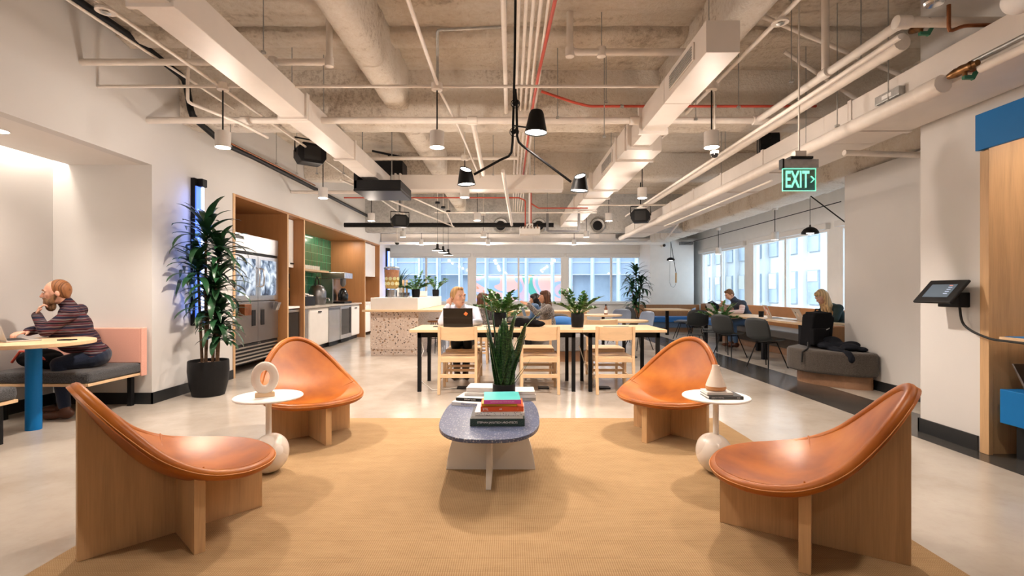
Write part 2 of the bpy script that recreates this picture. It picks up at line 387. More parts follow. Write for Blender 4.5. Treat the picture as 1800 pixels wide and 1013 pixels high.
def text(body, size, m, parent, loc, rot=(R(90), 0, 0), ext=.001, name='lettering', align='CENTER', sx=1.0, bold=0):
    cu = bpy.data.curves.new(name, 'FONT'); cu.body = body; cu.size = size; cu.extrude = ext; cu.align_x = align; cu.align_y = 'CENTER'; cu.offset = bold
    t = bpy.data.objects.new(name, cu); col.objects.link(t)
    dg = bpy.context.evaluated_depsgraph_get(); me = bpy.data.meshes.new_from_object(t.evaluated_get(dg)); bpy.data.objects.remove(t)
    for v in me.vertices: v.co.x *= sx
    me.materials.clear(); me.materials.append(m)
    o = bpy.data.objects.new(name, me); col.objects.link(o); o.parent = parent; o.location = loc; o.rotation_euler = rot
    return o
# ================================================================ ROOM SHELL
XL, XR, TOP = -3.975, 3.65, 3.9
OP = 2.65                                      # height of the wall openings
struct('floor', B(-8.5, 7.0, -3, 18.3, -.12, 0), M['floor'])
struct('ceiling', B(-8.5, 7.0, -3, 18.3, TOP, TOP + .25), M['spray'])
# left wall with alcove and kitchen openings
struct('wall_left', B(XL - .12, XL, -3, 16.3, OP, TOP).box(-5.2, XL, -3, 1.5, 0, OP).box(-5.2, XL, 5.48, 7.08, 0, OP).box(-5.2, XL, 15.02, 16.3, 0, OP), M['wall'])
struct('wall_alcove', B(-5.2, -5.07, 1.5, 5.48, 0, TOP), M['wall'])
struct('ceiling_alcove', B(-4.9, XL - .12, 1.5, 5.48, OP, OP + .1).box(-4.9, -4.88, 1.5, 5.48, OP + .1, OP + .3).box(-5.2, XL - .12, 1.5, 5.48, OP + .3, OP + .4), M['soffit'])
struct('wall_rear', B(-5.2, 7, -3.1, -2.98, 0, TOP), M['wall'])
struct('wall_pantry', B(-6.3, -6.15, 16.3, 18.1, 0, TOP).box(-6.3, -5.0, 7, 16.4, 0, OP).box(-6.3, XL - .12, 7, 16.4, OP + .05, OP + .1), M['wall'])
# right hand walls
struct('wall_right', B(XR, 4.62, 3.84, 4.41, 0, TOP).box(XR, 7, 1.2, 1.32, 0, TOP).box(XR, 4.1, -3, 1.2, 0, TOP).box(XR, 7, 1.32, 3.84, 2.62, TOP).box(4.62, 6.9, 4.3, 4.41, 0, TOP), M['wall'])
struct('wall_partition', B(4.62, 6.9, 4.41, 6.85, 0, 2.84), M['wall'])
struct('wall_column', B(4.66, 6.12, 16.55, 18.1, 0, 2.98), M['white'], bevel=.01)
struct('baseboard_left', B(XL, XL + .014, 5.466, 7.07, 0, .125).box(-5.05, XL + .014, 5.466, 5.48, 0, .125).box(-5.07, -5.056, 1.5, 5.48, 0, .125).box(XL, XL + .014, 15.1, 16.3, 0, .125).box(XL, XL + .014, -3, 1.5, 0, .125), M['base'])
struct('baseboard_right', B(XR - .014, XR, 3.86, 4.424, 0, .12).box(XR - .014, 4.62, 4.41, 4.424, 0, .12).box(4.606, 4.62, 4.424, 6.86, 0, .12).box(4.606, 5.2, 6.85, 6.864, 0, .12), M['base'])
# window walls ------------------------------------------------------
SILL, HEAD = .82, 2.52
struct('wall_back', B(-6.2, 5.3, 17.98, 18.2, 0, SILL).box(-6.2, 5.3, 17.98, 18.2, HEAD, TOP).box(-6.2, -4.9, 17.98, 18.2, SILL, HEAD).box(-1.51, -1.32, 17.98, 18.2, SILL, HEAD).box(1.88, 2.05, 17.98, 18.2, SILL, HEAD).box(5.2, 7, 17.98, 18.2, 0, TOP), M['white'])
struct('wall_window_side', B(6.4, 6.6, 4.3, 18.2, 0, .8).box(6.4, 6.6, 4.3, 18.2, HEAD, TOP).box(6.4, 6.6, 16.6, 18.2, .8, HEAD).box(6.4, 6.6, 13.13, 13.5, .8, HEAD).box(6.4, 6.6, 9.6, 9.96, .8, HEAD).box(6.4, 6.6, 4.3, 6.6, .8, HEAD), M['white'])
wn = 0
def window(axis, a0, a1, mid, pos, z0, z1):
    global wn; wn += 1
    w = bpy.data.objects.new('window_%d' % wn, None); col.objects.link(w); w['kind'] = 'structure'
    w.location = ((a0 + a1) / 2, pos, z0) if axis == 'x' else (pos, (a0 + a1) / 2, z0)
    fr, gl, hd = MB(), MB(), MB()
    def bx(mb, u0, u1, d0, d1, za, zb):
        mb.box(u0, u1, pos + d0, pos + d1, za, zb) if axis == 'x' else mb.box(pos + d0, pos + d1, u0, u1, za, zb)
    t = .06
    bx(fr, a0, a1, 0, .09, z0, z0 + t); bx(fr, a0, a1, 0, .09, z1 - t, z1)
    for u in (a0, a1 - t, mid - .035): bx(fr, u, u + (t if u != mid - .035 else .07), -.02, .09, z0, z1)
    fr.build('window_frame', M['white'], w, world=True, bevel=.006)
    bx(gl, a0 + t, mid - .035, .04, .05, z0 + t, z1 - t); bx(gl, mid + .035, a1 - t, .04, .05, z0 + t, z1 - t)
    gl.build('window_pane', M['glass'], w, world=True)
    bx(hd, a0 - .05, a1 + .05, -.12, -.02, z1 - .02, z1 + .10)
    hd.build('roller_blind', M['soffit'], w, world=True, bevel=.01)
    sl = MB(); bx(sl, a0 - .06, a1 + .06, -.14, .0, z0 - .04, z0); sl.build('window_sill', M['white'], w, world=True, bevel=.006)
window('x', -4.85, -1.51, -3.08, 18.0, SILL, HEAD)
window('x', -1.32, 1.88, .28, 18.0, SILL, HEAD)
window('x', 2.05, 5.2, 3.65, 18.0, SILL, HEAD)
window('y', 13.5, 16.6, 15.08, 6.42, .8, HEAD)
window('y', 9.96, 13.13, 11.55, 6.42, .8, HEAD)
window('y', 6.6, 9.6, 8.1, 6.42, .8, HEAD)
# beams of the slab: sprayed, slightly lumpy ------------------------
def lumpy(x0, x1, y0, y1, z0, z1, n=.02, along='x'):
    mb = MB(); L = (x1 - x0) if along == 'x' else (y1 - y0); k = max(4, int(L / .07)); w = (y1 - y0) if along == 'x' else (x1 - x0)
    h = z1 - z0; r = min(.07, w * .25)
    prof = [(-w / 2, h + .02), (-w / 2, h * .5), (-w / 2, r), (-w / 2 + r * .3, r * .3), (-w / 2 + r, 0), (-w * .12, -.004), (w * .12, -.004), (w / 2 - r, 0), (w / 2 - r * .3, r * .3), (w / 2, r), (w / 2, h * .5), (w / 2, h + .02)]
    cxy = (y0 + y1) / 2 if along == 'x' else (x0 + x1) / 2
    def fn(i, j):
        a = (x0 if along == 'x' else y0) + L * i / k; u, v = prof[j]
        d = noise.noise(Vector((a * 6, u * 9, v * 9))) * n + noise.noise(Vector((a * 17, u * 25, v * 25))) * n * .5
        u2, v2 = u * (1 + d / w * 2), v + d
        if j in (0, len(prof) - 1): v2 = h + .02
        return (a, cxy + u2, z0 + v2) if along == 'x' else (cxy + u2, a, z0 + v2)
    mb.grid(fn, k, len(prof) - 1); return mb
struct('ceiling_beam', lumpy(-3.97, 4.7, 5.93, 6.36, 3.27, TOP), M['spraybeam'], smooth=60)
struct('ceiling_beam', lumpy(-3.97, 4.7, 9.5, 9.95, 3.42, TOP), M['spraybeam'], smooth=60)
struct('ceiling_beam', lumpy(-6, 4.7, 13.5, 13.9, 2.87, TOP), M['concrete'], smooth=60)
struct('ceiling_beam', lumpy(-1.5, -1.22, 0.5, 5.95, 3.42, TOP, along='y'), M['spraybeam'], smooth=60)
struct('ceiling_beam', lumpy(-1.5, -1.22, 6.34, 13.5, 3.42, TOP, along='y'), M['spraybeam'], smooth=60)
struct('ceiling_beam', lumpy(1.78, 2.06, 0.5, 5.95, 3.45, TOP, along='y'), M['spraybeam'], smooth=60)
struct('ceiling_beam', lumpy(4.68, 5.27, 4.4, 16.6, 2.87, TOP, .03, along='y'), M['spraybeam'], smooth=60)
struct('ceiling_beam', lumpy(-3.97, 4.7, 4.95, 5.25, 3.80, TOP, .03), M['spray'], smooth=60)
struct('ceiling_beam', lumpy(-3.97, 4.7, 3.9, 4.3, 3.82, TOP, .03), M['spray'], smooth=60)
struct('ceiling_soffit', B(-6.1, 6.4, 16.9, 17.98, 2.95, 3.05), M['soffit'])
# circular vents on the far beam
for i, (x, lb) in enumerate(((880, 'round grey vent on far concrete beam, leftmost of three'), (947, 'round grey vent on far concrete beam behind the ceiling projector'), (1050, 'round grey vent on far concrete beam beside white cylinder lamp'))):
    p = P(x, 397, 13.46); t = thing('round_vent', lb, 'vent', p, group='round vents on the far beam')
    MB().lathe([(.20, .05), (.21, -.03), (.185, -.06), (.13, -.04)], (0, 0, 0), 28, 'y').build('collar', M['galv'], t, smooth=40)
    MB().lathe([(.13, -.03), (.13, -.05), (.001, -.055)], (0, 0, 0), 24, 'y').build('grille', M['black'], t, smooth=40)
# ================================================================ OUTSIDE
M['fac1'] = plain('pale_blue_cladding', (.33, .38, .47), .6, var=.05, scale=1)
M['fac2'] = plain('white_stone_cladding', (.66, .66, .66), .6, var=.02, scale=1)
M['facglass'] = plain('grey_office_glazing', (.36, .42, .50), .2, var=.2, scale=.7)
M['finm'] = plain('pale_blue_fin', (.50, .56, .66), .6)
M['facblind'] = plain('lowered_blinds', (.62, .60, .52), .7, var=.06, scale=.8)
t = thing('office_building', 'pale blue office building with white fins beyond the back windows', 'building', (0, 30, -8))
B(-26, 10, 30.5, 34, -8, .2).box(-26, 10, 30.5, 34, 2.3, 14).build('wall', M['fac1'], t, world=True)
B(-26, 10, 31.4, 34, .2, 2.3).build('glazing', M['facglass'], t, world=True)
for i in range(17):
    x = -14 + i * 1.35 + (.25 if i % 3 == 0 else 0)
    B(x, x + .12, 30.1, 30.5, -8, 14).box(x + .12, x + .24, 30.4, 30.5, -8, 14).build('fin', M['finm'], t, world=True, bevel=.01)
for z in (2.25, 3.0, .15): B(-26, 10, 30.44, 30.5, z, z + .05).build('ledge', M['fac2'], t, world=True)
def mural():
    m, nt, b = _nt('painted_mural'); v = coords(nt, (1, 1, 1.6)); b.inputs['Roughness'].default_value = .8
    n = nd(nt, 'ShaderNodeTexNoise', Scale=.34, Detail=1.0, Distortion=.7); nt.links.new(v, n.inputs['Vector'])
    r = nd(nt, 'ShaderNodeValToRGB'); r.color_ramp.interpolation = 'CONSTANT'; e = r.color_ramp.elements
    st = [(0, (.75, .25, .12)), (.36, (.80, .42, .36)), (.43, (.30, .42, .62)), (.48, (.62, .40, .44)), (.52, (.10, .38, .30)), (.56, (.80, .36, .14)), (.61, (.35, .26, .62)), (.66, (.36, .58, .22))]
    while len(e) < len(st): e.new(.5)
    for el, (p, c) in zip(e, st): el.position = p; el.color = (*c, 1)
    nt.links.new(n.outputs['Fac'], r.inputs['Fac']); nt.links.new(r.outputs[0], b.inputs['Base Color'])
    nt.links.new(r.outputs[0], b.inputs['Emission Color']); b.inputs['Emission Strength'].default_value = .3  # room light put into the mural as a glow of its own
    return m
tag(B(-2.4, 3.9, 31.2, 31.3, .3, 2.25).build('mural', mural()), 'multicoloured abstract mural lit inside the building across the street', 'mural')
tag(B(-2.4, 3.8, 31.0, 31.08, 2.12, 2.18).build('light_tube', emit('warm_tube', (1, .75, .62), 7)), 'long glowing tube light above the distant mural', 'light')
t = thing('stone_building', 'bright white sunlit building with grey windows beyond the side windows', 'building', (17, 22, -8))
B(17.2, 20, 2, 66, -8, 16).build('wall', M['fac2'], t, world=True)
k = 0
for z in (-2.5, .5, 3.5):
    for j in range(25):
        y = 6 + j * 2.15
        w = B(17.08, 17.2, y, y + 1.0, z, z + 1.95).build('window', M['facglass'], t, world=True)
        B(17.04, 17.08, y + .06, y + .94, z + (.9 if (j * 7 + k) % 3 else 1.3), z + 1.9).build('blind', M['facblind'] if z < 4 else M['facglass'], w, world=True); k += 1
for j in range(26): B(16.85, 17.2, 4.95 + j * 2.15, 5.25 + j * 2.15, -8, 16).build('pier', M['fac2'], t, world=True)
tag(B(-60, 80, 18.5, 90, -8.2, -8).build('street', plain('street_asphalt', (.16, .16, .165), .9)), kind='structure')
# ================================================================ NEAR RIGHT NICHE (oak nook)
t = thing('oak_nook', 'oak-lined wall nook with blue fascia and blue drawer at right edge', 'built-in cabinet', (4.2, 2.6, 0))
B(XR + .021, 4.4, 3.80, 3.838, 0, 2.6).build('side_panel', M['oak'], t, world=True)
B(XR - .014, XR + .02, 3.765, 3.838, 0, 2.33).build('edge_trim', M['oak'], t, world=True, bevel=.003)
B(4.36, 4.4, 1.32, 3.80, 0, 2.62).build('back_panel', M['oak'], t, world=True)
B(XR + .02, 4.36, 1.32, 3.80, 2.55, 2.6).build('top_panel', M['oakx'], t, world=True)
B(XR - .03, XR - .0, 1.32, 3.86, 2.34, 2.62).build('fascia', M['blue'], t, world=True, bevel=.003)
B(XR - .005, 4.36, 1.34, 3.69, .27, .52).build('drawer', M['blue'], t, world=True, bevel=.004)
B(XR + .12, 4.36, 1.34, 3.69, 0, .27).build('plinth', M['base'], t, world=True)
B(XR - .01, 4.36, 1.34, 3.69, .87, .91).build('shelf', M['beech'], t, world=True, bevel=.002)
B(XR + .012, 4.34, 1.36, 3.67, .911, .914).build('shelf_liner', M['blue'], t, world=True)
area((4.0, 2.8, 2.53), 14, .4, 1.6, parent=None)
# grey paper tray in the nook
t = thing('magazine_rack', 'dark grey folded metal tray standing on the blue drawer', 'tray', (3.86, 3.42, .521))
MB().prism([(-.16, .0), (.16, .0), (.26, .19), (.245, .19), (.15, .02), (-.15, .02), (-.245, .19), (-.26, .19)], -.14, .14, 'x').build('tray_body', M['darksteel'], t, bevel=.003)
# tablet on wall
t = thing('tablet_kiosk', 'black wall-mounted tablet kiosk on the white wall at right', 'tablet', (XR, 4.05, 1.0))
pA, pB = Vector((3.43, 4.20, 1.17)), Vector((3.57, 4.20, 1.33))
rotm = Matrix((Vector((0, -1, 0)), (pB - pA).normalized(), Vector((0, -1, 0)).cross((pB - pA).normalized()))).transposed()
cc = Vector((3.50, 4.03, 1.245))
MB().obox(cc, (.36, .24, .022), rotm).build('bezel', M['black'], t, world=True, bevel=.008)
nz = rotm @ Vector((0, 0, 1))
sgn = 1 if nz.x < 0 else -1
MB().obox(cc + nz * sgn * .0125, (.235, .135, .003), rotm).build('screen', M['screen'], t, world=True)
B(3.56, XR - .001, 3.93, 4.13, 1.12, 1.24).build('bracket', M['black'], t, world=True, bevel=.006)
for i in range(4):
    MB().obox(cc + nz * sgn * .0145 + rotm @ Vector((.075, .035 - i * .022, 0)), (.035, .006, .001), rotm).build('menu_line', emit('menu_glow', (.35, .42, .55), .7), t, world=True)
MB().obox(cc + nz * sgn * .0145 + rotm @ Vector((.07, .055, 0)), (.03, .007, .001), rotm).build('menu_logo', emit('menu_red', (.6, .2, .15), .7), t, world=True)
pts = []
ca = [Vector((3.6, 3.97, 1.12)), Vector((3.6, 3.93, .98)), Vector((3.6, 3.75, .90)), Vector((3.6, 3.55, .885)), Vector((3.61, 2.9, .88)), Vector((3.62, 2.3, .88))]
for i in range(len(ca) - 1):
    for k in range(6):
        a, b = ca[i], ca[i + 1]; p0 = ca[max(i - 1, 0)]; p3 = ca[min(i + 2, len(ca) - 1)]; u = k / 6
        pts.append(.5 * ((2 * a) + (b - p0) * u + (2 * p0 - 5 * a + 4 * b - p3) * u * u + (3 * a - p0 - 3 * b + p3) * u ** 3))
pts.append(ca[-1])
MB().tube(pts, .009, 10).build('power_cable', M['rubber'], t, world=True, smooth=60)
# ================================================================ KITCHEN NICHE
KX = -4.9
t = thing('kitchen_surround', 'oak-framed kitchen niche surround set in the left wall', 'built-in cabinet', (-4.4, 11, 0))
def part(name, m, x0, x1, y0, y1, z0, z1, par=None, **k): return B(x0, x1, y0, y1, z0, z1).build(name, m, par or t, world=True, **k)
XE = XL + .012
part('edge_trim', M['oak'], KX, XE, 7.07, 7.12, 0, OP); part('top_panel', M['walnut'], KX, XE, 7.12, 14.98, OP - .035, OP)
for y in (8.78, 9.48, 13.44, 14.93): part('divider', M['walnut'], KX, XE - .003, y, y + .045, 0, OP - .035); part('edge_trim', M['oak'], XE - .003, XE, y - .002, y + .047, 0, OP - .035)
part('back_panel', M['walnut'], KX - .02, KX, 7.1, 9.5, 0, OP); part('back_panel', M['walnut'], KX - .02, KX, 13.485, 15, 0, OP)
part('tiled_splashback', M['tile'], KX - .01, KX + .012, 9.525, 13.44, .92, OP - .04)
area((-4.72, 11.1, OP - .045), 10, .05, 3.0, colr=(1, .9, .72))
area((-4.3, 13.0, OP - .05), 9, .1, .1)
tag(B(-4.86, -4.52, 9.53, 12.3, 1.70, 1.745).build('wall_shelf', M['beech'], bevel=.003), 'pale wooden shelf across the green tiled wall', 'shelf')
t = thing('base_cabinet', 'white base cabinets and ovens run with pale worktop under green tiles', 'cabinet', (-4.4, 11, 0)); XC = -4.06
part('worktop', plain('stone_worktop', (.50, .45, .40), .35), KX + .013, XC + .04, 9.53, 13.35, .905, .94, bevel=.004)
part('carcass', M['white'], KX + .02, XC - .03, 9.53, 13.3, .1, .904)
part('kickboard', M['base'], KX + .02, XC - .08, 9.53, 13.3, 0, .1)
part('door', M['steel'], XC - .03, XC, 9.56, 9.93, .12, .88)
for (y0, y1) in ((10.0, 11.0), (12.62, 13.26)):
    d = part('door', M['white'], XC - .03, XC, y0, y1, .12, .88, bevel=.003)
    part('pull', M['black'], XC, XC + .02, (y0 + y1) / 2 - .08, (y0 + y1) / 2 + .08, .80, .825, par=d)
d = part('dishwasher_door', M['steel'], XC - .03, XC + .005, 11.03, 11.74, .1, .89, bevel=.006)
part('control_strip', M['darksteel'], XC + .005, XC + .01, 11.05, 11.72, .82, .87, par=d)
d = part('wine_cooler_door', M['steel'], XC - .03, XC + .005, 11.78, 12.58, .1, .89, bevel=.006)
part('pane', M['blackgloss'], XC + .005, XC + .009, 11.86, 12.42, .2, .82, par=d); part('handle', M['darksteel'], XC + .01, XC + .03, 12.47, 12.5, .2, .85, par=d)
for y in (11.1, 11.9): d = part('floor_grille', M['black'], XC - .03, XC - .02, y, y + .55, .01, .095)
# oven bay
t = thing('oven_cabinet', 'white cabinet bay with black oven between oak dividers', 'cabinet', (-4.4, 9.15, 0)); XO = -4.16
part('cupboard_body', M['white'], KX + .02, XO - .03, 8.83, 9.47, 1.72, 2.60)
d = part('cupboard_door', M['white'], XO - .03, XO, 8.83, 9.47, 1.70, 2.60, bevel=.003); part('pull', M['black'], XO, XO + .02, 9.33, 9.45, 1.76, 1.785, par=d)
part('worktop', M['white'], KX + .02, XO + .12, 8.83, 9.47, .925, .965, bevel=.003)
part('carcass', M['darksteel'], KX + .02, XO - .02, 8.83, 9.47, .08, .92)
XO += .11
d = part('oven_door', M['steel'], XO - .14, XO + .03, 8.84, 9.46, .30, .90, bevel=.005)
part('pane', M['blackgloss'], XO + .03, XO + .034, 8.9, 9.4, .38, .86, par=d)
MB().tube([(XO + .05, 8.88, .34), (XO + .075, 9.15, .32), (XO + .05, 9.42, .34)], .012).build('handle', M['steel'], d, world=True, smooth=60)
part('warming_drawer', M['darksteel'], XO - .14, XO + .025, 8.84, 9.46, .1, .29, bevel=.004)
tag(thing('microwave', 'black and steel microwave, lower of two stacked in oven bay', 'microwave', (-4.5, 9.15, .966), group='stacked microwaves'))
for o, z, lb in ((bpy.data.objects['microwave'], .966, None), (None, 1.29, 'black and steel microwave, upper of two stacked in oven bay')):
    tt = o or thing('microwave', lb, 'microwave', (-4.5, 9.15, z), group='stacked microwaves')
    B(-.35, .28, -.27, .27, 0, .31).build('casing', M['darksteel'], tt, bevel=.01)
    B(.28, .30, -.25, .13, .02, .29).build('door', M['blackgloss'], tt, bevel=.004)
    B(.28, .298, .15, .26, .02, .29).build('control_panel', M['black'], tt)
    MB().tube([(.32, .11, .05), (.335, .11, .15), (.32, .11, .26)], .010).build('handle', M['steel'], tt, smooth=60)
# far white cupboards
t = thing('pantry_cabinet', 'tall white pantry cupboards at far end of the kitchen wall', 'cabinet', (-4.4, 14.2, 0))
part('cupboard_body', M['white'], KX + .02, XL - .12, 13.5, 14.92, 1.68, 2.6); d = part('cupboard_door', M['white'], XL - .12, XL - .09, 13.5, 14.4, 1.67, 2.6, bevel=.003)
part('pull', M['black'], XL - .09, XL - .07, 13.56, 13.76, 1.72, 1.745, par=d)
part('carcass', M['white'], KX + .02, XL - .11, 13.5, 14.92, .1, .9)
for y in (13.5, 14.22):
    d = part('door', M['white'], XL - .11, XL - .08, y, y + .69, .1, .9, bevel=.003); part('pull', M['black'], XL - .08, XL - .06, y + .1, y + .25, .82, .845, par=d)
part('worktop', M['white'], KX + .02, XL - .05, 13.5, 14.92, .901, .935)
# items on counter --------------------------------------------------
t = thing('coffee_machine', 'large stainless coffee brewer at right end of the kitchen counter', 'coffee machine', (-4.42, 12.6, .941))
B(-.3, .0, -.3, .3, 0, .62).build('body', M['steel'], t, bevel=.01); B(-.3, .3, -.3, .3, .62, .78).build('head', M['steel'], t, bevel=.02)
B(-.0, .28, -.28, .28, 0, .05).build('drip_tray', M['black'], t, bevel=.005)
MB().lathe([(.05, .06), (.12, .07), (.13, .2), (.09, .33), (.06, .36), (.06, .38)], (.15, 0, 0), 20).build('carafe', M['blackgloss'], t, smooth=40)
MB().tube([(.15, 0, .62), (.15, 0, .48), (.15, 0, .42)], [.07, .07, .03], 16).build('brew_basket', M['darksteel'], t, smooth=40)
t = thing('airpot', 'dark lidded serving urn with carry handle on the kitchen counter', 'urn', (-4.5, 11.5, .941))
MB().lathe([(.18, 0), (.2, .1), (.2, .3), (.14, .42), (.03, .46)], seg=24).build('body', M['darksteel'], t, smooth=50)
MB().tube([(0, -.12, .42), (0, -.1, .56), (0, 0, .64), (0, .1, .56), (0, .12, .42)], .014).build('handle', M['black'], t, smooth=60)
MB().tube([(.18, 0, .14), (.27, 0, .14), (.28, 0, .08)], .016).build('tap', M['steel'], t, smooth=60)
t = thing('condiment_tray', 'black countertop caddy heaped with packets on the kitchen counter', 'caddy', (-4.45, 10.5, .941))
MB().box(-.2, .2, -.26, .26, 0, .2).build('tray', M['black'], t, bevel=.01)
for i in range(9):
    MB().obox((-.12 + (i % 3) * .12, -.18 + (i // 3) * .17, .205 + .02 * (i % 2)), (.09, .12, .03), (rnd.uniform(-.4, .4), .2, rnd.uniform(0, 3))).build('packet', M['white' if i % 3 else 'brass'], t)
for i in range(11):
    y = 9.75 if i == 0 else 10.9 + (i - 1) * .12
    g = MB().lathe([(.03, .0), (.036, .1), (.034, .1), (.028, .006)], (-4.66, y, 1.746), 12)
    tag(g.build('drinking_glass', M['white'] if i else M['blackgloss'], smooth=50), 'clear tumbler on the pale shelf over green tiles, %s from the near end' % ['', 'first', 'second', 'third', 'fourth', 'fifth', 'sixth', 'seventh', 'eighth', 'ninth', 'tenth'][i] if i else 'dark mug at near end of the pale shelf over green tiles', 'glass' if i else 'mug', 'tumblers on the shelf' if i else None)
# ---------------------------------------------------------------- refrigerator
def cold():            # glow pattern painted on the panes, standing in for lit shelves and goods
    m, nt, b = _nt('lit_cold_cabinet'); v = coords(nt, (1, 1, .8)); b.inputs['Roughness'].default_value = .08
    n = nd(nt, 'ShaderNodeTexNoise', Scale=5.5, Detail=3.0, Distortion=1.2); nt.links.new(v, n.inputs['Vector'])
    c = ramp(nt, n.outputs['Fac'], [(.36, (.02, .03, .05)), (.45, (.16, .21, .29)), (.54, (.50, .57, .66)), (.64, (.80, .86, .95))])
    nt.links.new(c, b.inputs['Emission Color']); b.inputs['Emission Strength'].default_value = .9; b.inputs['Base Color'].default_value = (.02, .02, .03, 1); return m
t = thing('refrigerator', 'tall stainless double-door commercial refrigerator with glass upper doors', 'refrigerator', (-4.45, 7.99, 0), 0)
fx, fy0, fy1 = -4.08, 7.30, 8.68; H0, H1 = .13, 2.13
part('body', M['darksteel'], -4.87, fx - .06, fy0, fy1, H0, H1)
for (y, ) in ((7.4,), (8.58,)):
    for x in (-4.8, -4.25): MB().lathe([(.035, 0), (.035, .13)], (x, y, 0), 12).build('castor', M['black'], t, world=True, smooth=40)
part('top_cap', M['steel'], fx - .06, fx, fy0, fy1, 1.86, H1, bevel=.004)
part('trim_shadow', M['black'], fx - .06, fx - .02, fy0, fy1, 1.83, 1.86)
part('badge', M['blackgloss'], fx, fx + .003, 7.34, 7.56, 2.04, 2.09)
ym = (fy0 + fy1) / 2
M['coldglass'] = cold()
for a, b, s in ((fy0, ym - .004, 1), (ym + .004, fy1, -1)):
    d = part('glass_door', M['steel'], fx - .055, fx, a, b, 1.10, 1.82, bevel=.004)
    part('pane', M['coldglass'], fx, fx + .003, a + .08, b - .08, 1.18, 1.76, par=d)
    for q in range(0):
        for w in range(3):
            MB().lathe([(.05, 0), (.055, .1), (.02, .16)], (fx + .0, a + .2 + w * .16, 1.2 + q * .18), 12, squash=.8).build('shelf_item', M['coldglass'], d, world=True, smooth=50)
    yy = ym - s * .075
    MB().tube([(fx, yy, 1.32), (fx + .05, yy, 1.34), (fx + .065, yy, 1.47), (fx + .05, yy, 1.60), (fx, yy, 1.62)], .014).build('handle', M['steel'], d, world=True, smooth=60)
    d = part('lower_door', M['steel2'], fx - .055, fx, a, b, .44, 1.08, bevel=.004)
    part('recess_handle', M['black'], fx, fx + .006, (ym - s * .14) - .055, (ym - s * .14) + .055, .70, .95, par=d)
part('base_grille', M['black'], fx - .055, fx - .015, fy0, fy1, H0, .43)
for i in range(5): part('grille_slat', M['steel'], fx - .03, fx, fy0 + .02, fy1 - .02, .15 + i * .055, .175 + i * .055)
part('lock', M['steel'], fx, fx + .015, ym - .03, ym - .01, .41, .43); part('lock', M['steel'], fx, fx + .015, ym + .02, ym + .04, .41, .43)
tag(B(fx + .001, fx + .09, 7.42, 7.62, .88, 1.05).build('wall_file', M['copper'], bevel=.004), 'copper document holder on the lower left refrigerator door', 'holder')
tag(MB().obox((fx + .06, 8.5, 1.0), (.07, .10, .14), (0, .35, 0)).build('marker_holder', M['steel'], bevel=.004), 'grey tilted holder on the lower right refrigerator door', 'holder')
# blue LED tubes ----------------------------------------------------
M['ledblue'] = emit('blue_led', (.06, .16, .8), 1.2); M['ledwhite'] = emit('white_led', (.6, .7, 1), 3)
def led(y, z0, z1, label):
    t = thing('wall_light', label, 'wall light', (XL, y, z0), group='blue tube wall lights')
    B(0.001, .05, -.06, .06, 0, z1 - z0).build('back_plate', M['black'], t, bevel=.004)
    B(.05, .062, -.045, .045, .1, z1 - z0 - .1).build('diffuser', M['ledblue'], t)
    MB().tube([(.085, .05, .06), (.085, .05, z1 - z0 - .1)], .016).build('tube', M['ledwhite'], t, smooth=60)
    MB().box(.0, .12, -.01, .09, z1 - z0 - .1, z1 - z0).build('cap', M['black'], t, bevel=.01)
    l = area((.03, .0, .0), 3, .05, 1); bpy.data.objects.remove(l)
    a = area((XL + .12, y - .09, (z0 + z1) / 2), 2, .03, z1 - z0 - .3, d=(-.35, -1, 0), colr=(.15, .3, 1))
led(6.2, .82, 2.66, 'blue glowing vertical tube light behind the tall potted plant')
led(15.75, .9, 2.62, 'blue vertical tube light at far end of the left wall')
# ================================================================ CEILING SERVICES
def pipe(label, pts, r, m='pipe', name='ceiling_pipe', cat='pipe', cp=(), group=None, seg=12, elbow=True):
    pts = [Vector(p) for p in pts]
    # round the corners
    out = [pts[0]]
    for i in range(1, len(pts) - 1):
        a, b, c = pts[i - 1], pts[i], pts[i + 1]; q = min(r * 2.2, (a - b).length / 2, (c - b).length / 2)
        p0 = b + (a - b).normalized() * q; p2 = b + (c - b).normalized() * q
        out += [p0.lerp(b, .0), (p0 + b * 2 + p2) / 4, p2]
    out.append(pts[-1])
    mb = MB().tube(out, r, seg)
    o = mb.build(name, M[m], smooth=50)
    tag(o, label, cat, group)
    fm = M['pipe'] if m == 'pipe' else M['galv']
    for c in list(cp) + ([tuple(p) for p in pts[1:-1]] if elbow and r > .02 else []):
        c = Vector(c); best = min(range(len(pts) - 1), key=lambda i: ((pts[i] + pts[i + 1]) / 2 - c).length)
        d = (pts[best + 1] - pts[best]).normalized(); L = r * 1.5; k_ = 1.32 if r < .045 else 1.07
        MB().tube([c - d * L, c - d * L * .9, c + d * L * .9, c + d * L], [r * 1.03, r * k_, r * k_, r * 1.03], seg).build('coupling', fm, o, world=True, smooth=40)
    return o
def rod(x, y, z0, z1=TOP, r=.005, m='galv'):
    return MB().tube([(x, y, z0), (x, y, z1)], r, 6)
pipe('thickest white sprinkler main running across in front of the sprayed beam', [(XL, 5.42, 3.12), (3.5, 5.42, 3.12)], .036, cp=[(-2.9, 5.42, 3.12), (-.42, 5.42, 3.12), (1.35, 5.42, 3.12), (2.7, 5.42, 3.12)])
pipe('thin white conduit crossing the ceiling at the front row of cylinder lamps', [(XL, 4.76, 3.22), (1.98, 4.76, 3.22)], .015)
pipe('white pipe from the left wall ending in an upturned elbow', [(XL, 4.58, 3.37), (-1.68, 4.58, 3.37), (-1.68, 4.58, TOP)], .03, cp=[(-2.2, 4.58, 3.37)])
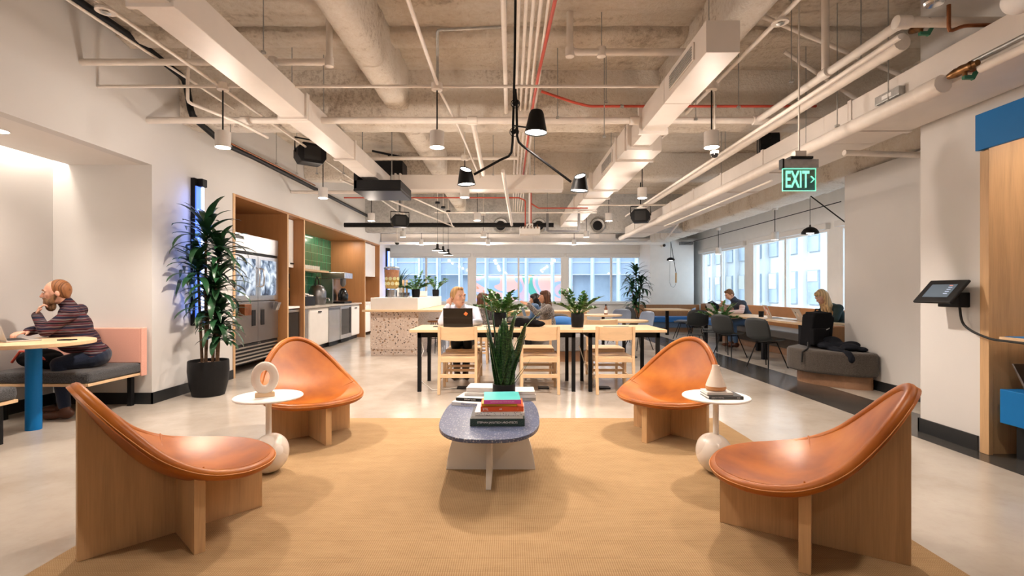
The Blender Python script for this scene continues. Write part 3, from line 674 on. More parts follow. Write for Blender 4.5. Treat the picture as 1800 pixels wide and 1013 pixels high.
pipe('white drop conduit between two cross pipes near the left wall', [(-3.2, 4.95, 3.9), (-3.2, 4.9, 3.37), (-3.2, 4.9, 3.12), (-2.85, 5.2, 3.02), (-2.8, 5.7, 3.02)], .016)
pipe('white conduit feeding the left front cylinder lamp', [(-2.8, 2.3, 3.22), (-2.8, 12.6, 3.22)], .015)
pipe('thin white conduit close to the black insulated line at upper left', [(-3.3, 2.6, 3.42), (-3.3, 5.9, 3.42)], .012)
pipe('white conduit feeding the centre front cylinder lamp', [(-.70, 2.6, 3.24), (-.70, 4.7, 3.22)], .016)
pipe('white twin conduit behind the centre cylinder lamp', [(-.72, 4.8, 3.25), (-.62, 5.9, 3.2), (-.5, 9.4, 3.2)], .014)
pipe('white conduit running beside the central conduit bundle', [(-.055, 3.2, 3.38), (-.055, 5.9, 3.38)], .022)
pipe('grey conduit bending above the centre cylinder lamp', [(-.05, 4.4, 3.86), (-.05, 4.4, 3.6), (-.66, 4.45, 3.6), (-.70, 4.72, 3.5), (-.70, 4.72, 3.26)], .013, 'galv')
for i, (x, lb) in enumerate(((.06, 'leftmost'), (.115, 'second from left'), (.17, 'middle'), (.225, 'fourth from left'), (.285, 'rightmost'))):
    pipe('white conduit in the central bundle over the coffee table, %s of five' % lb, [(x, 2.4, 3.42), (x, 13.5, 3.42)], .015, group='central conduit bundle')
pipe('red conduit running away beside the white central bundle', [(.345, 2.6, 3.40), (.33, 3.6, 3.4), (.27, 4.9, 3.38), (.24, 5.9, 3.34), (.22, 9.3, 3.34)], .015, 'red', cp=[(.33, 3.6, 3.4)])
pipe('red conduit branching right across the sprayed ceiling', [(.32, 5.2, 3.35), (.68, 5.3, 3.27), (.85, 5.35, 3.25), (3.3, 5.35, 3.25)], .014, 'red', cp=[(1.2, 5.35, 3.25), (2.2, 5.35, 3.25)])
pipe('long red conduit crossing behind the black ceiling box', [(-3.0, 8.9, 2.93), (.15, 8.9, 2.93), (.26, 8.9, 2.88), (.26, 8.9, 2.42)], .012, 'red', cp=[(-2.4, 8.9, 2.93)])
pipe('red drop conduit going down to the ceiling projector', [(.36, 8.9, 3.05), (.36, 8.9, 2.42)], .012, 'red')
pipe('short red conduit bending right beyond the projector drop', [(.36, 9.0, 2.85), (.5, 9.0, 2.76), (1.4, 9.0, 2.76)], .012, 'red')
pipe('white pipe below the ceiling with an upturned left end', [(.56, 4.7, TOP), (.56, 4.7, 3.52), (1.95, 4.7, 3.52)], .032, cp=[(.86, 4.7, 3.52)])
pipe('long slender white conduit slanting away past the right cylinder lamp', [(2.6, 3.3, 2.95), (2.6, 11.2, 2.95)], .02)
pipe('white sprinkler line with round head at upper right', [(2.1, 2.2, 3.38), (2.1, 6.9, 3.38)], .018)
pipe('white diagonal brace pipe high at upper right', [P(1341, 29, 4.7), P(1600, 139, 4.7)], .021)
pipe('second white diagonal brace pipe, below the first at upper right', [P(1379, 91, 5.2), P(1520, 184, 5.2)], .021)
pipe('white sprinkler branch joining the main at right', [(3.62, 3.44, 3.12), (2.72, 3.44, 3.12), (2.70, 5.42, 3.12)], .034, cp=[(2.7, 4.25, 3.12)])
pipe('white vertical pipe dropping to the right sprinkler branch', [(2.70, 4.25, TOP), (2.70, 4.25, 3.14)], .03)
pipe('thick insulated white pipe ending at the upper brass valve', [(2.9, 3.68, 3.10), (2.9, 11.5, 3.10)], .062, cp=[(2.9, 3.76, 3.1)])
pipe('thick insulated white pipe along the large right duct ending at the lower valve', [(3.02, 3.46, 2.70), (3.02, 13.6, 2.70)], .062, cp=[(3.02, 3.55, 2.7)])
pipe('grey conduit continuing along the right duct past the valves', [(3.10, 1.6, 2.80), (3.08, 3.3, 2.78)], .016, 'galv')
pipe('white pipe below the large right duct, near the right wall', [(3.04, 1.5, 2.69), (3.04, 3.2, 2.69)], .03)
pipe('black insulated line sloping along the left wall under the ceiling', [(-3.86, 2.6, 3.86), (-3.84, 5.1, 3.82), (-3.76, 5.72, 3.7), (-3.74, 5.80, 3.30), (-3.72, 6.4, 3.16), (-3.75, 7.2, 3.2), (-3.78, 15.6, 3.24)], .036, 'black', elbow=False)
pipe('copper pipe lying on the black insulated line', [(-3.70, 6.4, 3.2), (-3.72, 9.4, 3.26)], .012, 'copper')
pipe('white cross conduit behind the second row of lamps', [(XL, 8.95, 3.04), (-2.45, 8.95, 3.04)], .03)
pipe('pale cross pipe above the white cross duct', [(-2.3, 7.7, 3.32), (.1, 7.7, 3.32)], .028)
pipe('black horizontal track pipe hanging across the far end', [(-3.9, 11.6, 2.80), (1.0, 11.6, 2.80)], .055, 'black')
pipe('far white sprinkler line crossing under the black track', [(-1.6, 10.4, 2.9), (1.8, 10.4, 2.9)], .014)
pipe('white cross conduit at far right under the speaker', [(1.3, 9.6, 2.62 + .3), (3.0, 9.6, 2.92)], .015)
pipe('white sloping brace pipe left of the far projector', [(-.12, 7.4, 3.05), (.02, 11, 2.72)], .03)
pipe('white slanting conduit past the far left cylinder lamps', [(-2.75, 8.0, 3.05), (-1.3, 11.3, 2.72)], .016)
pipe('second white slanting conduit, parallel on the right at far left', [(-2.3, 8.0, 3.08), (-1.32, 10.2, 2.86), (-1.32, 11.2, 2.72)], .014)
pipe('vertical white stub pipe under the sprinkler main', [(-.42, 5.5, 3.12), (-.40, 7.2, 2.95)], .03)
pipe('white pipe in the recess over the white partition wall', [(3.3, 4.9, 2.62), (4.3, 5.0, 2.62), (4.45, 5.1, 2.75), (4.5, 5.1, 3.3)], .028)
pipe('thin white pipe hanging below the right duct', [(2.95, 5.6, 2.5), (2.95, 9.5, 2.5)], .012)
pipe('thin black cable run on the header of the side windows', [(5.6, 8.4, 2.77), (5.6, 16, 2.77)], .008, 'black')
pipe('white conduit slanting beneath the right duct toward the column', [(3.9, 11.5, 2.82), (4.5, 14.5, 2.72)], .02)
# sprinkler heads
for (x, y, z, lb) in ((-2.8, 3.42, 3.2, 'white round sprinkler rose at upper left'), (2.1, 3.86, 3.36, 'white round sprinkler rose at upper right')):
    t = thing('sprinkler', lb, 'sprinkler', (x, y, z)); MB().lathe([(.062, 0), (.06, .016), (.04, .022)], (0, 0, -.02), 24).build('rose', M['pipe'], t, smooth=40)
    MB().lathe([(.02, 0), (.03, -.008), (.001, -.02)], (0, 0, -.02), 16).build('head', M['galv'], t, smooth=40)
# threaded rods
RODS = []; k = 0
for (x, y, z0) in ((-2.30, 3.5, 3.22), (-2.05, 4.1, 3.22), (-2.3, 5.2, 3.22), (-2.1, 5.55, 3.22), (-3.6, 7.6, 3.2), (-3.2, 7.4, 3.0), (-2.9, 7.4, 3.0), (-2.5, 7.4, 3.0), (.86, 4.7, 3.55), (1.0, 5.3, 2.9), (1.02, 5.3, 3.27), (1.6, 4.0, 3.23), (2.0, 5.35, 3.1), (2.3, 5.0, 3.1), (2.55, 4.5, 3.15), (2.9, 5.0, 3.16), (3.0, 4.55, 2.76), (3.05, 4.0, 2.76), (2.9, 4.1, 3.16), (3.1, 5.2, 2.76), (3.15, 6.3, 2.9), (.3, 5.7, 3.1), (.5, 5.3, 3.1), (-.3, 8.4, 3.22), (.4, 8.4, 3.22), (1.5, 7.4, 3.2), (2.9, 6.7, 3.1), (3.4, 8, 2.93), (-3.77, 6.6, 3.2), (-3.4, 6.0, 3.0)):
    k += 1
    mb = rod(x, y, z0)
    mb.box(x - .015, x + .015, y - .015, y + .015, z0, z0 + .02)
    RODS.append(tag(mb.build('hanger_rod', M['galv']), 'x', 'rod', 'threaded hanger rods'))
ONES = ['', 'first', 'second', 'third', 'fourth', 'fifth', 'sixth', 'seventh', 'eighth', 'ninth', 'tenth', 'eleventh', 'twelfth', 'thirteenth', 'fourteenth', 'fifteenth']
RODS.sort(key=lambda o: o.location.x / o.location.y)
for i, o in enumerate(RODS):
    n = i + 1; o['label'] = 'thin threaded steel ceiling rod, %s from the %s among the hanger rods' % ((ONES[n], 'left') if n <= 15 else (ONES[len(RODS) - i], 'right'))
# ---------------------------------------------------------------- ducts
def duct(label, segs, m='duct', name='air_duct', close=None):
    """segs: list of (x0,x1,y0,y1,z0,z1); a flange ring at each joint"""
    xs = segs[0]; t = thing(name, label, 'duct', ((xs[0] + xs[1]) / 2, (xs[2] + xs[3]) / 2, xs[4]))
    for s in segs: B(*s).build('duct_section', M[m], t, world=True, bevel=.004)
    return t
def flange(t, ax, p, x0, x1, z0, z1, e=.022, w=.03):
    a = (x0 - e, x1 + e, p - w / 2, p + w / 2, z0 - e, z1 + e) if ax == 'y' else (p - w / 2, p + w / 2, x0 - e, x1 + e, z0 - e, z1 + e)
    B(*a).build('flange', M['duct'], t, world=True, bevel=.003)
t = duct('long white rectangular duct running away at upper left', [(-2.32, -2.07, 2.4, 5.15, 3.0, 3.225), (-2.32, -2.07, 5.15, 7.0, 3.0, 3.225), (-2.32, -2.07, 7.0, 8.5, 3.0, 3.225)])
for y in (3.02, 4.98, 5.02, 6.55): flange(t, 'y', y, -2.32, -2.07, 3.0, 3.225)
t = duct('white cross duct joining the left and right ducts', [(-2.06, .9, 8.5, 8.8, 3.0, 3.25)])
flange(t, 'x', -1.98, 8.5, 8.8, 3.0, 3.25); flange(t, 'x', -1.9, 8.5, 8.8, 3.0, 3.25)
t = duct('white stepped rectangular duct with side grille running to the projector', [(1.43, 1.68, 3.625, 5.4, 3.0, 3.235), (1.45, 1.66, 5.4, 6.1, 2.98, 3.22), (1.40, 1.86, 6.1, 8.5, 2.98, 3.27), (1.36, 1.80, 8.5, 10.6, 2.98, 3.25), (1.34, 1.78, 10.6, 13.4, 2.98, 3.25)])
flange(t, 'y', 5.42, 1.43, 1.68, 3.0, 3.235, .035, .05); flange(t, 'y', 5.98, 1.43, 1.68, 2.98, 3.235, .03, .05); flange(t, 'y', 6.55, 1.40, 1.86, 2.98, 3.27)
for y in (8.5, 9.2, 10.6, 12.2): flange(t, 'y', y, 1.36, 1.82, 2.98, 3.26)
flange(t, 'y', 4.62, 1.43, 1.68, 3.0, 3.235, .004, .012)
g = B(1.418, 1.43, 3.85, 4.45, 3.05, 3.19).build('grille', M['duct'], t, world=True, bevel=.004)
for i in range(6): B(1.412, 1.419, 3.88, 4.42, 3.06 + i * .02, 3.07 + i * .02).build('slat', M['galv'], g, world=True)
g = B(1.388, 1.40, 6.8, 7.6, 3.03, 3.2).build('grille', M['duct'], t, world=True)
for i in range(7): B(1.382, 1.389, 6.84, 7.56, 3.045 + i * .02, 3.055 + i * .02).build('slat', M['galv'], g, world=True)
DX0, DX1, DZ0, DZ1 = 3.10, 3.63, 2.71, 2.98
t = duct('large white rectangular duct running along the right wall', [(DX0, DX1, -2.5, 4.9, DZ0, DZ1), (DX0, DX1, 4.9, 8.2, DZ0, DZ1), (DX0, DX1, 8.2, 13.45, DZ0, DZ1)])
for y in (4.52, 6.1, 7.3, 8.4, 9.6, 11.0, 12.4): flange(t, 'y', y, DX0, DX1, DZ0, DZ1, .012, .05)
t = duct('white duct running across in front of the back windows', [(-3.96, 3.2, 15.1, 15.5, 2.76, 3.0)])
for x in (-3.5, -1.4, .7, 2.4, 2.7): flange(t, 'x', x, 15.1, 15.5, 2.76, 3.0, .012, .04)
tag(B(-3.96, 4.6, 14.9, 15.05, 2.66, 2.72).build('wire_trough', M['white'], bevel=.004), 'long white wire trough below the far cross duct', 'trough')
t = thing('junction_box', 'small grey junction box on the side of the right duct', 'junction box', (3.07, 4.02, 2.80))
B(-.02, .03, -.13, .13, 0, .07).build('box', M['galv'], t, bevel=.004); B(-.022, -.019, -.05, .05, .02, .05).build('label_plate', M['white'], t)
# round white globe top right, chrome fitting
t = thing('globe_lamp', 'white globe lamp cut off by the top right corner', 'lamp', P(1792, -2, 2.6))
MB().ball((0, 0, 0), .075, 24, 14).build('globe', M['soffit'], t, smooth=60); MB().tube([(0, 0, .07), (0, 0, TOP - t.location.z)], .008).build('stem', M['black'], t, smooth=60)
t = thing('chrome_spotlight', 'chrome round fitting near the top edge above the brass valve', 'lamp', P(1643, 4, 3.1))
MB().lathe([(.02, .05), (.052, .02), (.058, 0), (.05, -.012), (.03, .0), (.001, .01)], seg=24).build('housing', M['steel'], t, smooth=50)
MB().tube([(0, 0, .04), (0, 0, TOP - t.location.z)], .01).build('stem', M['galv'], t, smooth=60)
# valves: brass bodies with green levers and copper link
def valve(label, c, d):
    t = thing('brass_valve', label, 'valve', c); d = Vector(d).normalized()
    MB().tube([-d * .09, -d * .06, -d * .05, -d * .02, d * .02, d * .05, d * .06, d * .12], [.02, .02, .032, .028, .034, .028, .032, .02], 12).build('body', M['brass'], t, smooth=35)
    MB().tube([(0, 0, 0), (0, 0, -.05)], .014).build('stem', M['brass'], t, smooth=60)
    MB().box(-.012, .05, -.012, .012, -.07, -.045).obox((.06, 0, -.045), (.02, .026, .06), (0, .5, 0)).build('lever', M['green'], t, bevel=.003)
    return t
valve('brass valve with green lever at the end of the lower insulated pipe', (3.0, 3.27, 2.72), (0, 1, 0))
valve('upper brass valve cluster above the insulated pipe end', (2.9, 3.5, 3.13), (.2, 1, .15))
pipe('copper link pipe bending between the two brass valves', [(2.92, 3.3, 3.16), (2.92, 3.3, 2.98), (3.02, 3.3, 3.02), (3.28, 3.3, 3.03), (3.28, 3.3, 2.74), (3.05, 3.3, 2.72)], .012, 'copper')
# ---------------------------------------------------------------- cylinder pendants
def make_can(loc, ztop, label, E=E_CAN):
    t = thing('cylinder_pendant', label, 'pendant lamp', loc, group='white cylinder pendants')
    r, h = .0685, .155
    MB().lathe([(.003, h), (r - .004, h), (r, h - .004), (r, .002), (r - .005, 0), (r - .008, .012)], (0, 0, 0), 28, caps=False).build('lamp_shade', M['soffit'], t, smooth=35)
    MB().lathe([(r - .007, .012), (.001, .010)], (0, 0, 0), 28, caps=False).build('diffuser', M['bulb'], t, smooth=60)
    MB().tube([(0, 0, h), (0, 0, ztop - loc[2])], .007, 8).build('cord', M['black'], t, smooth=60)
    z = ztop - loc[2]
    MB().lathe([(.03, -.02), (.052, -.016), (.055, .01), (.055, .045), (.001, .05)], (0, 0, z), 20).build('canopy', M['pipe'], t, smooth=35)
    spot((0, 0, -.01), E, 132, .6, .04, parent=t); point((0, 0, -.07), E_FILL * min(1.1, E / E_CAN), .05, parent=t)  # downward lamp, plus an added all-round fill light below it
    return t
def stub(t, z0, z1): return MB().tube([(0, 0, z0), (0, 0, z1)], .008, 8).build('drop_rod', M['pipe'], t, smooth=60)
can = make_can((-2.77, 4.76, 2.63), 3.20, 'white cylinder pendant lamp by the left wall, nearest of its row', 205)
spots = [(-.71, 4.76, 'white cylinder pendant lamp just left of the black three-arm light'), (1.93, 4.76, 'white cylinder pendant lamp right of the stepped duct, nearest of its row'),
         (-2.79, 7.35, 'white cylinder pendant lamp above the refrigerator wall, second from the front'), (-.68, 7.3, 'white cylinder pendant lamp partly behind the lower left black shade'), (1.95, 7.35, 'white cylinder pendant lamp right of the lower right black shade'),
         (-2.75, 9.75, 'white cylinder pendant lamp below the black ceiling box, third from the front'), (-.66, 9.7, 'white cylinder pendant lamp behind the lower left black shade, smaller'), (1.93, 9.75, 'white cylinder pendant lamp right of the far end of the stepped duct'),
         (-2.76, 12.65, 'small white cylinder pendant lamp beyond the far left speaker'), (-.70, 12.65, 'small white cylinder pendant lamp just right of the trio of black pendants'), (1.93, 12.65, 'small white cylinder pendant lamp under the far end of the stepped duct'),
         (-2.66, 14.72, 'tiny white cylinder pendant lamp near the far left windows'), (-.68, 14.72, 'tiny white cylinder pendant lamp before the centre window post'), (1.88, 14.72, 'tiny white cylinder pendant lamp before the window behind the long-haired woman')]
can2 = None
for x, y, lb in spots:
    if y > 5 and can2 is None: can2 = make_can((x, y, 2.63), 3.2, lb); stub(can2, .6, TOP - 2.63)
    else: dup(can2 if y > 5 else can, (x, y, 2.63), label=lb)
unseen = None
for x, y, lb in ((-2.6, 1.9, 'white cylinder pendant lamp out of view above the near left chair'), (-.4, 1.7, 'white cylinder pendant lamp out of view overhead'), (2.2, 1.9, 'white cylinder pendant lamp out of view above the near right chair'), (-.3, -.9, 'white cylinder pendant lamp out of view behind the camera')):
    if unseen is None: unseen = make_can((x, y, 2.63), 3.2, lb, 48)
    else: dup(unseen, (x, y, 2.63), label=lb)
low = make_can((5.2, 9.75, 2.26), 2.87, 'lower white cylinder pendant lamp over the window-side table, nearer of two', 25)
dup(low, (5.2, 12.4, 2.18), label='lower white cylinder pendant lamp over the window-side table, farther of two')
# recessed downlight in the alcove
t = thing('recessed_downlight', 'round recessed downlight glowing in the alcove soffit at left', 'downlight', (-4.48, 4.32, OP))
MB().lathe([(.085, -.004), (.075, -.002), (.07, .0)], (0, 0, 0), 28, caps=False).build('trim_ring', M['soffit'], t, smooth=60)
MB().lathe([(.072, -.003), (.001, -.003)], (0, 0, 0), 28, caps=False).build('diffuser', M['bulb'], t)
spot((0, 0, -.02), 70, 130, .8, .06, parent=t)
area((-4.98, 3.6, OP + .27), 30, .1, 3.6, d=(0, 0, -1), colr=(1, .86, .72))
# ---------------------------------------------------------------- three-arm black light
t = thing('three_arm_pendant', 'black branching pendant light with three conical shades over the coffee table', 'pendant lamp', (.03, 3.6, TOP))
Y0 = 3.6
def Q(x, y, Y=Y0): return P(x, y, Y)
MB().tube([(Q(907, 0).x, Y0, TOP), Q(905, 100), Q(903, 180), Q(901, 250), Q(899, 268), Q(894, 275), Q(880, 281), Q(833, 307)], .009, 10).build('arm', M['black'], t, world=True, smooth=60)
MB().tube([Q(906, 157, Y0 - .02), Q(908, 185, Y0 - .02), Q(909, 240, Y0 - .02), Q(912, 250, Y0 - .02), Q(918, 256, Y0 - .02), Q(1004, 320, Y0 - .02)], .009, 10).build('arm', M['black'], t, world=True, smooth=60)
MB().tube([Q(902, 221, Y0 - .01), Q(925, 224, Y0 - .1)], .006, 8).build('arm', M['black'], t, world=True, smooth=60)
for (x, y) in ((906, 182), (904, 232)):
    c = Q(x, y, Y0 - .01)
    MB().tube([c + Vector((.032 * math.cos(a * math.pi / 8), .004, .032 * math.sin(a * math.pi / 8))) for a in range(16)], .0028, 6, closed=True).build('cable_loop', M['black'], t, world=True, smooth=60)
    MB().tube([c - Vector((.02, 0, .01)), c + Vector((.02, 0, .012))], .016, 10).build('joint', M['black'], t, world=True, smooth=60)
def shade(c, r, h, tilt, top_r, closed, E=45, sl=0):
    rt = Matrix.Rotation(tilt, 3, 'Y')
    def slant(q):           # the open top is cut on a slant
        if not closed: q.v = [(x, y, z + (y * .62 + x * sl) * (z > h * .5)) for x, y, z in q.v]
    mb = MB()
    prof = [(r, 0), (top_r * 1.08, h * .82), (top_r * .85, h * .95), (top_r * .4, h), (.001, h)] if closed else [(r, 0), (top_r, h)]
    mb.lathe(prof + ([] if closed else []), (0, 0, 0), 28, caps=False)
    inner = [(q[0] - .003, q[1]) for q in prof[:2]]
    k = len(mb.v); mb.lathe(inner, (0, 0, 0), 28, caps=False)
    slant(mb)
    for i in range(len(mb.v)): mb.v[i] = tuple(rt @ Vector(mb.v[i]) + c)
    s = mb.build('lamp_shade', M['black'], t, world=True, smooth=35)
    mb = MB().lathe([(r - .004, .008), (.001, .008)], (0, 0, 0), 28, caps=False)
    if not closed: mb.lathe([(.001, h - .006), (top_r - .004, h - .006)], (0, 0, 0), 28, caps=False); slant(mb)
    for i in range(len(mb.v)): mb.v[i] = tuple(rt @ Vector(mb.v[i]) + c)
    mb.build('glow', M['bulb'], s, world=True, smooth=60)
    spot(tuple(c + rt @ Vector((0, 0, -.01))), E, 120, .6, .05, d=tuple(rt @ Vector((0, 0, -1))))
shade(Q(942, 234, Y0 - .12), .080, .165, .03, .048, True, 32)
shade(Q(820, 325), .066, .115, -.05, .042, False, 32, -.32)
shade(Q(1018, 336), .066, .112, .06, .042, False, 32, .36)
# ---------------------------------------------------------------- trio of small black pendants
tp = thing('disc_pendant', 'small black disc pendant lamp, leftmost of the trio over the island', 'pendant lamp', P(769, 441, 10.3), group='trio of black pendants')
MB().lathe([(.115, 0), (.108, .012), (.05, .04), (.028, .06), (.024, .14), (.001, .145)], seg=28, caps=False).build('lamp_shade', M['black'], tp, smooth=40)
MB().lathe([(.11, .002), (.001, .004)], seg=28, caps=False).build('glow', M['bulb'], tp)
MB().tube([(0, 0, .14), (0, 0, 1.0)], .004, 6).build('cord', M['black'], tp, smooth=60)
MB().lathe([(.05, .98), (.05, 1.02), (.001, 1.02)], seg=20).build('canopy', M['black'], tp, smooth=40)
spot((0, 0, -.01), 14, 130, .6, .04, parent=tp)
stub(tp, 1.0, TOP - tp.location.z)
dup(tp, P(779, 444.5, 10.9), label='small black disc pendant lamp, middle of the trio over the island')
dup(tp, P(788, 449, 11.3), label='small black disc pendant lamp, rightmost of the trio over the island')
# ---------------------------------------------------------------- wall rod lamps
t = thing('rod_lamp', 'black dome lamp hung from a slanting black rod beside the exit sign', 'lamp', P(1424, 411, 7.2))
MB().lathe([(.115, 0), (.11, .03), (.085, .065), (.05, .088), (.012, .1), (.01, .13), (.001, .13)], seg=32, caps=False).build('lamp_shade', M['black'], t, smooth=60)
MB().lathe([(.05, .012), (.045, .0), (.001, -.01)], seg=20, caps=False).build('bulb_glow', M['bulb'], t, smooth=60)
zt = 2.62 - t.location.z
MB().tube([(0, 0, .12), (0, 0, zt), (.01, 0, zt + .01)], .004, 6).build('cord', M['black'], t, smooth=60)
MB().tube([(.01, 0, zt + .012), Vector((4.64, 6.86, 2.2)) - t.location], .009, 8).build('rod', M['black'], t, smooth=60)
spot((0, 0, .0), 10, 130, .6, .04, parent=t)
t = thing('rod_lamp', 'black dome lamp with wooden weight hanging on the white column', 'lamp', P(1179, 458, 16.1))
MB().lathe([(.13, 0), (.12, .05), (.07, .085), (.001, .1)], seg=28, caps=False).build('lamp_shade', M['black'], t, smooth=60)
MB().lathe([(.06, .01), (.05, 0), (.001, -.01)], seg=20, caps=False).build('bulb_glow', M['bulb'], t, smooth=60)
MB().tube([(0, 0, .09), (0, 0, .61)], .007, 6).build('cord', M['black'], t, smooth=60)
MB().tube([(0, 0, .61), (.24, .2, -.4)], .01, 6).build('rod', M['black'], t, smooth=60)
MB().tube([(.24, .2, -.40), (.24, .2, -.72)], .03, 12).build('wooden_weight', M['oak'], t, smooth=40)
MB().tube([(-.02, 0, -.02), (-.02, .05, -.7), (.04, .1, -.84), (.14, .15, -.88), (.22, .2, -.8), (.24, .2, -.72)], .006, 6).build('cord', M['galv'], t, smooth=60)
# ---------------------------------------------------------------- exit sign
t = thing('exit_sign', 'green edge-lit EXIT sign with right arrow hanging from the duct', 'sign', (2.62, 4.5, 2.14))
w = .325
B(-w / 2, w / 2, -.03, .03, .225, .305).build('housing', M['galv'], t, bevel=.004)
B(-w / 2 - .004, -w / 2 + .012, -.032, .032, .222, .308).build('end_cap', M['black'], t); B(-.1, .1, -.05, .05, .305, .325).build('canopy', M['black'], t)
B(-.05, .05, -.03, .03, .325, .38).build('bracket', M['pipe'], t); stub(t, .38, TOP - 2.14)
M['egreen'] = emit('exit_green', (.25, .88, .62), 1.0)
acr = clear('green_acrylic', (.55, .85, .75), .4, .75)
B(-w / 2 + .01, w / 2 - .01, -.004, .004, .02, .225).build('acrylic_panel', acr, t)
e = MB(); X0, X1 = -w / 2 + .01, w / 2 - .01
for q in ((X0, X0 + .004, .02, .225), (X1 - .004, X1, .02, .225), (X0, X1, .02, .026), (X0, X1, .219, .225)): e.box(q[0], q[1], -.005, .005, q[2], q[3])
e.build('lit_edge', M['egreen'], t)
text('EXIT', .215, M['egreen'], t, (-.02, -.006, .118), sx=.50, bold=.004)
e = MB(); e.beam((.105, -.006, .155), (.135, -.006, .125), .004, .018, up=(0, 1, 0)).beam((.135, -.006, .127), (.105, -.006, .097), .004, .018, up=(0, 1, 0)); e.build('arrow', M['egreen'], t)
# ---------------------------------------------------------------- speakers, projector, boxes, cameras
def speaker(label, c, rz, s=1, tilt=.35):
    t = thing('ceiling_speaker', label, 'speaker', c, rz, group='black ceiling speakers')
    MB().prism([(-.14, 0), (.14, 0), (.19, .08), (.19, .19), (.12, .27), (-.12, .27), (-.19, .19), (-.19, .08)], -.12, .12, 'x').build('cabinet', M['black'], t, bevel=.012)
    MB().box(.121, .127, -.11, .11, .04, .23).build('grille', M['rubber'], t)
    MB().tube([(0, -.2, .14), (0, -.2, .34), (0, .2, .34), (0, .2, .14)], .012, 8).build('yoke', M['black'], t, smooth=60)
    MB().tube([(0, 0, .34), (0, 0, TOP - c[2])], .012, 8).build('stem', M['black'], t, smooth=60)
    return t
speaker('black speaker hanging under the left duct above the plant', (P(545, 0, 6.9).x, 6.9, 3.02), -.9)
speaker('black speaker at far left near the end of the insulated line', (P(703, 0, 11).x, 11.0, 2.67), -1.2)
speaker('black speaker hanging between the stepped duct and the right duct', (P(1126, 0, 10.2).x, 10.2, 2.66), -1.9)
speaker('black speaker behind the insulated pipes near the exit sign', (P(1350, 0, 6.8).x, 6.8, 3.15), 2.8)
t = thing('ceiling_equipment_box', 'large black box hung between the left duct and the cross duct', 'box', (-2.1, 7.9, 2.78))
MB().box(-.30, -.245, -.35, .45, .03, .42).build('case', M['black'], t, bevel=.01); MB().box(-.30, .42, -.35, .45, .03, .17).build('case', M['black'], t, bevel=.01)
B(-.30, .42, -.35, .45, .0, .03).build('shelf', M['black'], t)
for x in (-.27, .2): MB().tube([(x, 0, .2), (x, 0, TOP - 2.78)], .008).build('rod', M['galv'], t)
t = thing('ceiling_equipment_box', 'black box hanging behind the left duct over the cross duct', 'box', (-2.22, 9.1, 3.30))
MB().box(-.27, .27, -.2, .2, 0, .30).build('case', M['black'], t, bevel=.01)
MB().beam((-.3, -.1, .5), (.28, -.1, .38), .04, .03).beam((-.0, -.1, .45), (.0, -.1, .34), .03, .03).build('mount_rail', M['black'], t)
t = thing('projector', 'white projector with coloured cables hung from the ceiling in the centre', 'projector', (P(931, 0, 8.9).x, 8.9, 2.26))
MB().box(-.18, .18, -.16, .16, 0, .13).build('case', M['white'], t, bevel=.01)
MB().box(-.06, .06, -.05, .05, .13, .20).build('mount', M['white'], t); MB().tube([(0, 0, .16), (0, 0, TOP - 2.26)], .018).build('pole', M['white'], t, smooth=60)
for i in range(6):
    MB().tube([(-.16 + i * .06, -.17, .1), (-.15 + i * .055, -.2, .13), (-.12 + i * .05, -.17, .16)], .008, 6).build('cable', M['brass' if i % 2 else 'black'], t, smooth=60)
t = thing('cable_tray', 'black open bracket frame hung below the far end of the stepped duct', 'tray', (1.13, 10.7, 2.55))
MB().beam((-.34, 0, .0), (.34, 0, .0), .05, .035).beam((-.34, 0, 0), (-.34, 0, .42), .05, .03).beam((.34, 0, 0), (.34, 0, .42), .05, .03).build('frame', M['darksteel'], t)
for s in (-.34, .34): MB().tube([(s, 0, .3), (s, 0, TOP - 2.55)], .008).build('rod', M['galv'], t)
def dome(label, c, r=.05, drop=.6):
    t = thing('security_camera', label, 'camera', c)
    MB().lathe([(.001, -r * .9), (r * .6, -r * .7), (r * .85, -.005), (r * .85, .0)], seg=20).build('dome', M['blackgloss'], t, smooth=60)
    MB().lathe([(r, 0), (r, .03), (r * .6, .04)], seg=20).build('housing', M['soffit'], t, smooth=40)
    MB().tube([(0, 0, .03), (0, 0, drop)], .008).build('stem', M['pipe'], t, smooth=60)
    stub(t, drop - .02, TOP - c[2])
dome('small black dome camera under the right front cylinder lamp', P(1256, 271, 5.1), .045, .4)
dome('small dome camera hanging before the far left windows', P(698, 427, 12), .06, 1.0)
t = thing('security_camera', 'small round camera high on the white column', 'camera', P(1166, 432, 16.5))
MB().lathe([(.08, .03), (.08, -.06), (.05, -.09)], (0, 0, 0), 20, 'y').build('housing', M['white'], t, smooth=40); MB().ball((0, -.09, 0), .05).build('dome', M['blackgloss'], t, smooth=60)
t = thing('wall_vent', 'grey slotted box at the top corner of the white column', 'vent', P(1208, 428, 16.3)); B(-.2, .2, 0, .2, -.04, .06).build('body', M['darksteel'], t)
# ================================================================ FURNITURE
tag(B(-2.12, 2.0, .9, 4.83, .0, .012).build('rug', M['rug'], bevel=.004), 'large woven beige sisal rug under the lounge chairs', 'rug')
